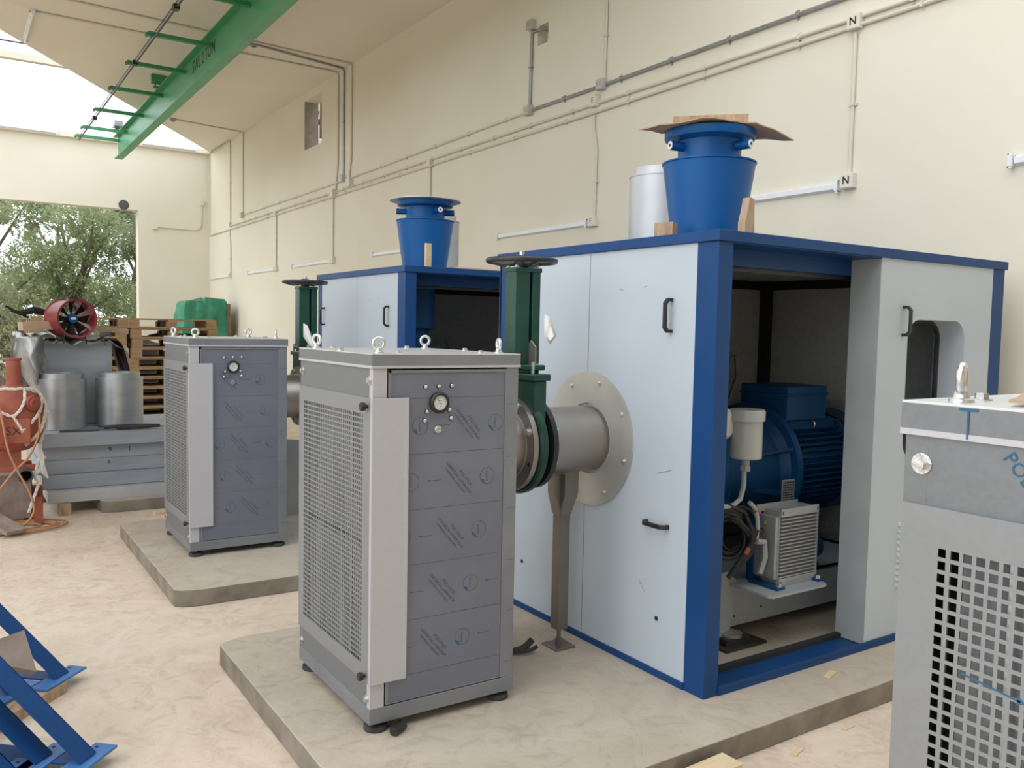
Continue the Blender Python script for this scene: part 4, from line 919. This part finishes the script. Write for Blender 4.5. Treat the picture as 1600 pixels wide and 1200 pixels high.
block('wood_shim', 'small pale shim under the front of the panel stack', 'wood', (1.34, 8.03, .0), (.09, .05, .0995), M['woodpale'])
drum('steel_drum', 'left galvanised drum standing on the panel stack', (.83, 8.55, STZ), .20, .49, M['cyl'], 'galvanised drums on the panel stack')
drum('steel_drum', 'right galvanised drum standing on the panel stack', (1.31, 8.58, STZ), .20, .49, M['cyl'], 'galvanised drums on the panel stack')
# cable coil
t = thing('cable_coil', 'flat coil of black cable on top of the panel stack', 'cable', (1.33, 8.20, STZ)); b = mb(M['rubber']); rnd = random.Random(5); pts = []
for i in range(420):
    a = i * .16; rr = .17 + .05 * sin(i * .037) + rnd.uniform(-.004, .004); pts.append((rr * 1.05 * cos(a) + .02 * sin(i * .05), .055 * sin(a) * (1 + .3 * sin(i * .03)), .010 + .022 * abs(sin(i * .021))))
b.tube(pts, .007, 6); b.tube([(.18, 0, .012), (.25, .02, .01), (.33, .04, .012), (.40, .03, .01)], .006, 6); b.obj('coil', parent=t)
t = thing('wire_coil', 'loose thin grey wire loops left of the black cable coil', 'wire', (.93, 8.20, STZ)); b = mb(M['perfdark']); pts = [((.14 + .02 * sin(i * .03)) * cos(i * .2), .04 * sin(i * .2 + .2 * sin(i * .02)), .006 + .004 * sin(i * .09)) for i in range(170)]; pts += [(.2, .0, .008), (.3, .03, .008)]; b.tube(pts, .003, 5); b.obj('coil', parent=t)
# cabinet standing on the stack
t = thing('metal_cabinet', 'grey metal cabinet standing behind the two galvanised drums', 'cabinet', (.70, 8.75, STZ)); 
b = mb(ST); b.box(-.03, .58, .08, .62, 0, .76); b.obj('cabinet_body', parent=t, bev=.003)
b = mb(M['cyl']); b.box(-.035, .01, .068, .08, 0, .735); b.box(.54, .585, .068, .08, 0, .735); b.box(-.038, .588, .066, .63, .735, .77); b.obj('cabinet_frame', parent=t, bev=.002)
# cloth helpers
def cloth(b, fn, nu, nv):
    vs = [fn(i / nu, j / nv) for i in range(nu + 1) for j in range(nv + 1)]; fs = [(i * (nv + 1) + j, (i + 1) * (nv + 1) + j, (i + 1) * (nv + 1) + j + 1, i * (nv + 1) + j + 1) for i in range(nu) for j in range(nv)]
    b.add(vs, fs)
def solid(o, th): md = o.modifiers.new('thick', 'SOLIDIFY'); md.thickness = th; return o
from mathutils import noise as mnoise
def nz(x, y, z=0): return mnoise.noise(Vector((x, y, z)))
b = mb(M['blacktarp']); TZ = STZ + .775
def fn(u, v):
    x = .48 + 1.02 * u; top = TZ + .012; 
    # v: 0 front bottom left side drop over sides
    if u < .18: z = top - (.18 - u) / .18 * .62; x = .66 - (.18 - u) * .55
    elif u > .80: z = top - ((u - .80) / .20) ** 1.2 * .60; x = 1.30 + (u - .80) * .9 + .03
    else: z = top + .02 * nz(u * 8, v * 6); x = .66 + (u - .18) / .62 * .65
    return (x + .03 * nz(v * 5, u * 9), 8.72 + .72 * v, z + .02 * nz(u * 12, v * 9, 2))
cloth(b, fn, 60, 24); tag(solid(b.obj('black_tarpaulin'), .004), 'black tarpaulin draped over the grey cabinet behind the drums', 'tarpaulin')
b = mb(M['foil'])
def fn(u, v):
    x = .50 + .90 * u; y = 8.74 + .70 * v; z = TZ + .035 + .05 * nz(u * 9, v * 6)
    if v < .12: z -= (.12 - v) * (.45 + .5 * nz(u * 7, 3))
    if u > .86: z -= (u - .86) * .8
    if u > .93: y += (u - .93) * 1.5; x += (u - .93) * .6
    return (x, y + .03 * nz(u * 9, v * 3, 4), z)
cloth(b, fn, 70, 40); tag(solid(b.obj('silver_tarpaulin'), .004), 'crumpled silver tarpaulin on the black one under the red fan', 'tarpaulin')
b = mb(M['foil'])
def fn(u, v):
    wd = .27 * (1 - .45 * v ** 2); x = .43 + wd * u + .05 * v + .10 * v ** 2; z = 1.50 - .50 * v - .05 * (u - .5) ** 2
    y = 8.60 + .07 * sin(u * 7.5 + 1.2 * v) + .06 * nz(u * 3, v * 3, 5) - .10 * sin(pi * u) * sin(pi * min(1, .15 + v))
    return (x + .03 * nz(v * 4, u * 2), y, z + .03 * nz(u * 5, 1.5))
cloth(b, fn, 50, 40); tag(solid(b.obj('silver_tarpaulin'), .004), 'hanging bulge of silver tarpaulin left of the grey cabinet', 'tarpaulin')
t = tag(mb(M['card'], RZ(.1)).box(0, .25, 0, .25, 0, .075).obj('cardboard_box', loc=(.55, 8.72, TZ + .085)), 'flattened cardboard box left of the red fan', 'cardboard'); t.rotation_euler = (0, -.06, 0)
b = mb(M['blacktarp']); b.tube([(-.08, 0, .06), (0, .02, .04), (.1, 0, .07), (.2, .03, .05), (.28, 0, .08)], .03, 8, rad=[.008, .025, .035, .03, .01]); b.tube([(-.12, .02, .1), (0, .0, .03), (.06, 0, .0)], .012, 6); tag(b.obj('plastic_sheet', loc=(.55, 8.95, TZ + .20)), 'crumpled black plastic behind the flattened cardboard box', 'plastic')
t = tag(mb(M['card'], RY(.1)).box(0, .3, 0, .25, 0, .05).obj('cardboard_sheet', loc=(1.15, 8.95, TZ + .09)), 'cardboard piece right of the red fan', 'cardboard')
# red fan
t = thing('portable_fan', 'red tubular portable fan with blue hub on the tarpaulin', 'fan', (.93, 8.72, TZ + .20)); t.rotation_euler = (0, 0, radians(17)); FR = .165
b = mb(M['redfan']); b.lathe([(FR - .006, -.13), (FR + .012, -.135), (FR + .012, -.12), (FR, -.115), (FR, .14), (FR + .01, .15), (FR - .006, .15), (FR - .008, 0)], 48, axis='y', close=True); b.obj('fan_casing', parent=t)
b = mb(M['black']); b.lathe([(0, -.04), (.045, -.04), (.05, 0), (.05, .08), (0, .09)], 24, axis='y')
for k in range(8):
    b.X = RY(2 * pi * k / 8); b.add([(-.014, -.02, .045), (.014, .02, .045), (.045, .03, FR - .012), (-.035, -.03, FR - .012), (-.014, -.017, .045), (.014, .023, .045), (.045, .033, FR - .012), (-.035, -.027, FR - .012)], [(0, 1, 2, 3), (4, 7, 6, 5), (0, 4, 5, 1), (1, 5, 6, 2), (2, 6, 7, 3), (3, 7, 4, 0)])
b.obj('blades', parent=t)
b = mb(M['bluesil']); b.lathe([(0, -.052), (.040, -.050), (.042, -.04), (0, -.04)], 24, axis='y'); b.obj('hub', parent=t)
b = mb(M['white'], T(0, -.053, 0)); b.box(-.022, .022, -.0005, .0, -.010, .010); b.obj('hub_label', parent=t)
b = mb(M['black']); b.box(-.03, .03, -.05, .05, FR, FR + .03); b.tube([(-.03, 0, FR + .01), (-.05, -.08, FR + .0), (-.02, -.12, FR - .05), (0, -.11, FR - .09)], .008, 6); b.obj('switch_box', parent=t)
b = mb(M['black']); 
for y in (-.08, .08): b.tube([(-.10, y, -.225), (-.09, y, -FR + .02), (.09, y, -FR + .02), (.10, y, -.225)], .007, 6)
b.obj('fan_stand', parent=t)
t = thing('work_lamp', 'small dark bulb handle sticking up right of the red fan', 'tool', (1.20, 8.66, TZ - .02)); b = mb(M['perfdark']); b.tube([(0, 0, -.02), (-.01, 0, .06)], .006, 6); b.tube([(-.04, 0, .06), (-.02, 0, .075), (.02, 0, .085), (.05, 0, .09)], .02, 8, rad=[.016, .024, .022, .014]); b.obj('handle', parent=t)

# ================================================================== PALLETS
def make_pallet():
    t = thing('wooden_pallet', 'x', 'pallet', (0, 0, 0), 0, 'stacked wooden pallets'); W = M['wood']
    for y in (0, .35, .70): mb(W).box(0, 1.2, y, y + .10, 0, .022).obj('bottom_board', parent=t)
    for x in (0, .50, 1.06):
        for y in (0, .35, .70): mb(W).box(x, x + .14, y, y + .10, .022, .100).obj('block', parent=t)
    for y in (0, .35, .70): mb(W).box(0, 1.2, y, y + .10, .100, .122).obj('stringer_board', parent=t) if False else None
    b = mb(W)
    for q in range(3): b.box(q * .53, q * .53 + .14, 0, .8, .100, .119)
    b.obj('cross_board', parent=t)
    for q in range(7): mb(W).box(0, 1.2, q * .1165, q * .1165 + .10, .119, .1403).obj('top_board', parent=t)
    return t
rnd = random.Random(11); pal = make_pallet(); pal.location = (2.13, 13.0, 0)
ords = ['bottom', 'second', 'third', 'fourth', 'fifth', 'sixth', 'seventh', 'eighth', 'ninth', 'tenth', 'eleventh', 'topmost']
pal['label'] = 'bottom pallet of the right-hand pallet stack'
for k in range(1, 12):
    dup(pal, (2.13 + rnd.uniform(-.03, .03) , 13.0 + rnd.uniform(-.02, .02), k * .1407), '%s wooden pallet%s of the right-hand stack' % (ords[k], '' if k == 11 else ' from the bottom'))
for k in range(0, 12):
    dup(pal, (.90 + rnd.uniform(-.03, .03), 13.05 + rnd.uniform(-.02, .02), k * .1407), '%s wooden pallet%s of the left-hand stack behind the drums' % (ords[k], '' if k in (0, 11) else ' from the bottom'))
b = mb(M['perfdark'])  # added backing, darkens the pallet gaps where debris lies
def fn(u, v):
    return (.75 + 2.6 * u, 14.15 + .5 * v, (1.33 + .10 * nz(u * 7, v * 3)) * sin(pi * min(1, max(0, .5 + (v - .0) * .0 if v > .5 else v))) if v > .5 else (1.33 + .10 * nz(u * 7, v * 3)) * sin(pi * v))
cloth(b, fn, 60, 20); tag(solid(b.obj('dark_backing'), .005), 'dark backing sheet added behind the gaps of the pallet stacks', 'cover')
# crate of scrap between the upper pallets
for (x, y, z, lb) in ((2.85, 13.3, 11 * .1407 - .139, 'dark scrap bundle under the topmost right-hand pallet'),):
    b = mb(M['perfdark']); rnd2 = random.Random(2)
    for q in range(10): xx = rnd2.uniform(-.45, .3); b.tube([(xx, rnd2.uniform(-.2, .2), .02), (xx + .12, 0, .05), (xx + .2, rnd2.uniform(-.2, .2), .025)], .022, 6)
    tag(b.obj('scrap_bundle', loc=(x, y, z)), lb, 'scrap')
block('timber_plank', 'loose timber planks on the floor in front of the pallets', 'wood', (2.6, 12.2, .0), (1.5, .3, .05), M['woodpale'], .1)
# green tarpaulin in the far corner
t = thing('covered_crate', 'green tarpaulin draped over a crate in the far corner', 'covered crate', (4.52, 19.0, 0)); 
b = mb(M['greentarp'])
def fn(u, v):
    ang = -pi + u * 2 * pi; c, s_ = cos(ang), sin(ang); k = max(abs(c), abs(s_)); x = c / k; y = s_ / k
    ww = .42 + .02 * nz(u * 10, 1); 
    if v < .35: f = v / .35; hz = 2.16 + .05 * nz(u * 3, v * 3) - (.10 if x < 0 else 0) * f; return (x * ww * f, y * .4 * f, hz)
    f = (v - .35) / .65; fl = 1 + .16 * f + .06 * f * sin(u * 50 + 3 * f); wr = 1 + .10 * nz(u * 26, v * 3, 9) + .07 * nz(u * 9 + v * 6, v * 9, 3); return ((x * ww * fl + (.06 * f if x > 0 else -.06 * f)) * wr, y * .4 * fl * wr, 2.10 - (.10 if x < 0 else 0) - f * 1.4 + .03 * nz(u * 14, v * 5))
cloth(b, fn, 120, 40); solid(b.obj('green_cover', parent=t), .004)
mb(M['woodblock']).box(-.38, .38, -.36, .36, 0, 1.98).obj('crate_body', parent=t)
mb(M['carddark']).box(.44, .50, -.45, .3, 0, 2.05).obj('side_board', parent=t)

# ================================================================== RED MACHINE WITH ROPE, HOSES, JUNK
t = thing('chain_hoist_casing', 'red oxide painted machine casing wrapped in white rope at left edge', 'machine', (.42, 7.80, .66))
O = M['orange']
b = mb(O); b.lathe([(0, -.06), (.10, -.05), (.17, .0), (.21, .10), (.22, .24), (.20, .34), (.15, .42), (.08, .46), (.055, .47), (0, .47)], 28, (0, 0, 0)); b.obj('casing', parent=t)
b = mb(O); b.lathe([(0, .45), (.055, .45), (.052, .66), (.06, .665), (.06, .68), (.045, .68), (.043, .66), (0, .66)], 24); b.obj('neck_pipe', parent=t)
b = mb(O); b.cyl((.10, -.16, .33), (.14, -.21, .33), .045, n=18); b.cyl((.10, -.15, .33), (.13, -.20, .33), .06, n=18); b.box(-.12, .1, -.23, -.1, .02, .22); b.obj('side_boss', parent=t, bev=.01)
b = mb(M['ink'], T(-.02, -.2315, .12) @ FRONT); b.text('SX', .09, Matrix.Identity(4)); b.obj('stencil', parent=t)
t = thing('steel_stand', 'rusty red stand with pipe under the red machine', 'stand', (.38, 7.8, 0))
b = mb(O); b.box(-.1,.08,-.06,.08,.49,.61); b.box(.16, .22, -.10, -.04, 0, .22); b.box(-.25, -.2, -.1, -.04, 0, .5); b.box(-.25, .2, -.08, -.03, .44, .49); b.box(.10, .16, .05, .12, 0, .5); b.obj('leg_frame', parent=t)
b = mb(M['perfdark']); b.lathe([(.045, -.2), (.055, -.2), (.055, .35), (.045, .35)], 20, (.10, 0, .42), 'y', close=True); b.obj('pipe_end', parent=t)
b = mb(M['brownsheet']); b.box(-.3, .15, .0, .3, .05, .40); b.obj('timber_infill', parent=t)
b = mb(M['brownsheet'])
def fn(u, v):
    return (.05 + .42 * u, 8.1 + .5 * v, 1.35 - .5 * abs(u - .4) - .35 * (1 - v) + .07 * nz(u * 6, v * 6))
cloth(b, fn, 40, 30); tag(solid(b.obj('dusty_sheet'), .005), 'dusty brown sheet heaped behind the red machine', 'sheet')
# netting rope
rp = mb(M['rope'])
def twist(b, pts, r):
    P = [Vector(p) for p in pts]; 
    # resample
    Q = []
    for i in range(len(P) - 1):
        p0 = P[max(i - 1, 0)]; p1 = P[i]; p2 = P[i + 1]; p3 = P[min(i + 2, len(P) - 1)]; n = max(3, int((p2 - p1).length / .012))
        for k in range(n):
            s_ = k / n; Q.append(.5 * ((2 * p1) + (-p0 + p2) * s_ + (2 * p0 - 5 * p1 + 4 * p2 - p3) * s_ ** 2 + (-p0 + 3 * p1 - 3 * p2 + p3) * s_ ** 3))
    Q.append(P[-1])
    for ph in (0, 2 * pi / 3, 4 * pi / 3):
        S = []; 
        for i, q in enumerate(Q):
            d = (Q[min(i + 1, len(Q) - 1)] - Q[max(i - 1, 0)]).normalized(); u = d.cross(Vector((0, 1, .1))).normalized(); v = d.cross(u); a = ph + i * .55
            S.append(q + (u * cos(a) + v * sin(a)) * r * .55)
        b.tube(S, r * .62, 6)
C0 = Vector((.42, 7.80, .66))
def on_pot(a, h):   # point just outside the casing
    prof = [(-.06, 0.05), (0, .17), (.10, .21), (.24, .22), (.34, .20), (.42, .15), (.47, .07)]
    for i in range(len(prof) - 1):
        if prof[i][0] <= h <= prof[i + 1][0]: f = (h - prof[i][0]) / (prof[i + 1][0] - prof[i][0]); r = prof[i][1] * (1 - f) + prof[i + 1][1] * f; break
    else: r = .1
    r += .016; return (C0.x + r * cos(a), C0.y + r * sin(a), C0.z + h)
D = radians
twist(rp, [on_pot(D(-170), .30), on_pot(D(-140), .43), on_pot(D(-90), .44), on_pot(D(-60), .44), on_pot(D(-20), .40)], .011)
twist(rp, [on_pot(D(-60), .44), on_pot(D(-75), .34), on_pot(D(-95), .24), on_pot(D(-130), .30)], .011)
twist(rp, [on_pot(D(-95), .24), on_pot(D(-80), .12), on_pot(D(-75), .04)], .010)
twist(rp, [on_pot(D(-20), .36), on_pot(D(-50), .24), on_pot(D(-80), .12)], .012)
twist(rp, [on_pot(D(-10), .30), on_pot(D(-40), .12), on_pot(D(-70), .0)], .012)
twist(rp, [on_pot(D(-60), .44), on_pot(D(-25), .42), on_pot(D(-15), .3), on_pot(D(-15), .15), on_pot(D(-20), .0), (.60, 7.70, .50), (.56, 7.68, .42)], .012)
twist(rp, [(.60, 7.70, .60), (.57, 7.69, .5), (.55, 7.68, .40), (.57, 7.68, .34), (.54, 7.67, .24), (.50, 7.66, .12)], .011)
for q in range(8): twist(rp, [(.585 + q * .006, 7.69, .62 - q * .01), (.60 + .012 * sin(q), 7.68, .52), (.57 + .01 * q, 7.68, .45 - .01 * q)], .006)
tag(rp.obj('net_rope'), 'frayed white twisted rope netted around the red machine', 'rope')
t = thing('air_hose', 'orange-brown hose looping over the red machine and coiled on the floor', 'hose', (.5, 7.6, 0))
hb = mb(M['hose'], T(-.5, -7.6, 0)); P = []
for i in range(200):
    a = i * .17; rr = .30 + .05 * sin(i * .05) - .0004 * i; P.append((.38 + rr * cos(a) + .08 * sin(i * .02), 7.62 + rr * .62 * sin(a), .014 + .012 * abs(sin(i * .03))))
hb.tube(P, .009, 8)
hb.tube(smooth([(.30, 7.60, 1.02), (.33, 7.54, .85), (.36, 7.53, .65), (.42, 7.52, .48), (.50, 7.50, .30), (.52, 7.48, .15), (.42, 7.45, .05), (.25, 7.45, .015)]), .008, 8)
hb.tube(smooth([(.58, 7.62, .92), (.57, 7.56, .75), (.50, 7.54, .58), (.40, 7.52, .48), (.30, 7.50, .35), (.18, 7.48, .22)]), .008, 8)
hb.obj('hose_tube', parent=t)
block('timber_plank', 'old grey plank leaning low at the left edge under the red machine', 'wood', (.26, 7.55, .10), (.16, .5, .03), M['brownsheet'], .6, None, .3)
block('wood_block', 'red-brown upright timber beneath the red machine', 'wood', (.585, 7.95, 0), (.07, .09, .28), M['orange'])
# panels leaning behind the second cabinet
def slab(name, label, loc, size, m, rx, rz): return block(name, label, 'metal panel', loc, size, m, rz, None, rx)
o = block('leaning_panel', 'grey panel with white edge leaning behind the second cabinet', 'metal panel', (2.22, 6.75, .10), (.34, .05, .62), M['cylpale'], 0.0, None, 0, .10)
o = block('leaning_panel', 'narrow grey sheet beside the leaning white-edged panel', 'metal panel', (2.10, 6.95, .10), (.40, .03, .55), M['stack'], 0, None, 0, 0)

# ================================================================== SMALL THINGS ON THE FLOOR
t = thing('black_socket', 'small black plastic connector beside the front foot of the nearest cabinet', 'connector', (1.405, 2.865, .10)); b = mb(M['black'], RZ(.5)); b.cyl((-.035, 0, .02), (.03, 0, .02), .018, n=10); b.cyl((.0, .02, .014), (.05, .025, .014), .012, n=8); b.obj('body', parent=t)
t = thing('hose_offcut', 'black curved hose offcut on the plinth right of the nearest cabinet', 'hose', (2.20, 3.30, .10)); b = mb(M['rubber']); b.tube(smooth([(-.08, .02, .02), (0, 0, .018), (.06, -.02, .03), (.11, -.02, .06)]), .016, 8); b.tube(smooth([(0, 0, .018), (.07, -.04, .02), (.12, -.05, .035)]), .010, 8); b.obj('hose_tube', parent=t)
block('wood_chip', 'small wood chip on the plinth in front of the open enclosure', 'wood', (3.33, 2.36, .10), (.09, .03, .008), M['woodpale'], .3)
block('wood_chip', 'flat wood chip on the floor below the plinth edge', 'wood', (2.77, 2.10, .0), (.07, .03, .006), M['woodpale'], .3)
block('wood_chip', 'thin wood sliver on the floor, further right than the other chip', 'wood', (3.13, 2.12, .0), (.08, .02, .005), M['woodpale'], .1)
block('wood_block', 'pale wooden block at the bottom edge in front of the plinth', 'wood', (2.30, 2.10, .0), (.22, .10, .07), M['woodpale'], .05)

# ================================================================== BLUE SUPPORT FRAMES AT LOWER LEFT
Bm = M['bluetoplit']
def make_frame():
    t = thing('support_frame', 'x', 'frame', (0, 0, 0), 0, 'blue steel support frames')
    # local: +x is the plate direction, the bar rises towards +y
    b = mb(Bm); b.box(-.14, .12, -.045, .045, 0, .010); pl = b.obj('base_plate', parent=t, bev=.0015)
    mb(M['dark']).cyl((.09, .02, .0101), (.09, .02, .0106), .007, n=12).obj('bolt_hole', parent=pl)
    b = mb(M['blue']); L = 1.1
    b.box(-.045, .045, 0, L, -.004, .0); b.box(.041, .045, 0, L, -.05, 0)
    o = b.obj('inclined_bar', parent=t); o.matrix_local = T(0, -.01, .015) @ RX(radians(40))
    mb(M['blue']).box(-.04, .04, .78, .84, .0, .72).obj('upright', parent=t)
    mb(M['blue']).box(-.04, .04, .03, .78, .0, .008).obj('floor_bar', parent=t)
    return t
H = radians(47)
f1 = make_frame(); f1['label'] = 'upper blue bracket frame at lower left, its plate nearest the second plinth'
f1.location = (.385, 4.20, .05); f1.rotation_euler = (0, 0, H)
dup(f1, (.385, 3.34, .05), 'front blue bracket frame at lower left, its plate furthest right', H)
dup(f1, (.25, 3.42, .05), 'blue bracket frame just left of the frontmost one', H)
dup(f1, (.20, 4.12, .05), 'blue bracket frame hidden behind the cardboard at the left edge', H)
dup(f1, (.13, 3.36, .05), 'leftmost blue bracket frame at the bottom left corner', H)
for i, (x, y) in enumerate(((.2, 4.0), (.05, 3.3))):
    block('timber_bearer', ('timber bearer under the upper blue bracket frames', 'timber bearer under the front blue bracket frames')[i], 'wood', (x, y, 0), (.5, .10, .049), M['woodblock'], H)
b = mb(M['brownsheet']); b.prism([(-.06, 0), (.12, .02), (.13, -.16), (.02, -.10), (-.1, -.02)], -.03, .03); o = tag(b.obj('cardboard_offcut', loc=(.12, 4.0, .32)), 'folded cardboard wedged between the blue bracket frames', 'cardboard'); o.rotation_euler = (radians(60), 0, H - .5)

# ================================================================== TREES BEYOND THE DOORWAY
import numpy as np
def tree(label, x, y, h, cr, crowns, nleaf, m, seed, ls=.11):
    t = thing('garden_tree', label, 'tree', (x, y, -.15), 0, 'trees beyond the doorway'); rg = np.random.default_rng(seed); rd = random.Random(seed)
    b = mb(M['bark']); tip = []
    b.tube(smooth([(0, 0, 0), (.1, 0, h * .25), (-.1 + rd.uniform(-.2, .2), .1, h * .5), (rd.uniform(-.3, .3), 0, h * .75)]), .1, 8, rad=[.16 - .12 * i / 30 for i in range(31)])
    cs = []
    for k in range(crowns):
        a = rd.uniform(0, 2 * pi); rr = cr * math.sqrt(rd.random()); hz = h * rd.uniform(.12, 1.0); c = (rr * cos(a), rr * sin(a), hz); cs.append(c)
        if k % 2 == 0:
            z0 = max(.3, hz * .6); mid = (c[0] * .5 + rd.uniform(-.2, .2), c[1] * .5, (z0 + hz) / 2 + .1); P = smooth([(0, 0, z0), mid, c], 5); b.tube(P, .04, 6, rad=[.055 - .045 * i / (len(P) - 1) for i in range(len(P))])
    b.obj('trunk', parent=t)
    cs = np.array(cs); ci = rg.integers(0, len(cs), nleaf); R_ = rg.uniform(.45, .8, len(cs))[ci]
    d = rg.normal(size=(nleaf, 3)); d /= np.linalg.norm(d, axis=1)[:, None]; rad = rg.uniform(.25, 1, nleaf) ** .5
    # sub-clumps
    sub = rg.normal(size=(len(cs) * 14, 3)); sub /= np.linalg.norm(sub, axis=1)[:, None]; sub *= rg.uniform(.5, 1, len(sub))[:, None]
    si = ci * 14 + rg.integers(0, 14, nleaf)
    p = cs[ci] + sub[si] * R_[:, None] * np.array([1, 1, .75]) + d * (rad * R_ * .32)[:, None]
    u = rg.normal(size=(nleaf, 3)); u /= np.linalg.norm(u, axis=1)[:, None]; v = np.cross(u, rg.normal(size=(nleaf, 3))); v /= np.linalg.norm(v, axis=1)[:, None]
    s1 = (ls * rg.uniform(.6, 1.3, nleaf))[:, None]; s2 = s1 * .38
    V = np.stack([p - u * s1 * .5, p + v * s2 * .5, p + u * s1 * .5, p - v * s2 * .5], 1).reshape(-1, 3)
    me = bpy.data.meshes.new('foliage'); me.vertices.add(len(V)); me.vertices.foreach_set('co', V.ravel()); me.loops.add(nleaf * 4); me.loops.foreach_set('vertex_index', np.arange(nleaf * 4)); me.polygons.add(nleaf); me.polygons.foreach_set('loop_start', np.arange(nleaf) * 4); me.polygons.foreach_set('loop_total', np.full(nleaf, 4)); me.update(); me.validate()
    me.materials.append(m); o = bpy.data.objects.new('foliage', me); col.objects.link(o); o.parent = t
    return t
tree('olive-green tree at the left edge of the doorway', .9, 27, 5.5, 1.5, 26, 17000, LEAF[1], 1)
tree('bright green bushy tree in the middle of the doorway', 2.9, 26, 4.9, 1.3, 26, 17000, LEAF[0], 2)
tree('dark green tree at the right side of the doorway', 4.9, 28, 5.4, 1.3, 24, 15000, LEAF[2], 3)
tree('tall olive tree rising behind the middle one', 3.4, 33, 6.6, 2.0, 30, 17000, LEAF[1], 4, .14)
tree('tall mid-green tree far behind on the left', .6, 35, 6.9, 2.4, 34, 19000, LEAF[0], 5, .15)
tree('distant tree behind the right side of the doorway', 6.4, 36, 6.8, 2.2, 30, 16000, LEAF[0], 6, .15)
tree('low bright shrub below the right side trees', 4.2, 24.5, 2.4, .9, 14, 9000, LEAF[0], 7, .09)
tree('low olive shrub at the left of the doorway', 1.3, 24.5, 2.3, 1.0, 14, 9000, LEAF[1], 8, .09)
tree('tree outside beyond the left part of the doorway', -2.6, 29, 5.6, 2.0, 26, 15000, LEAF[0], 9, .13)
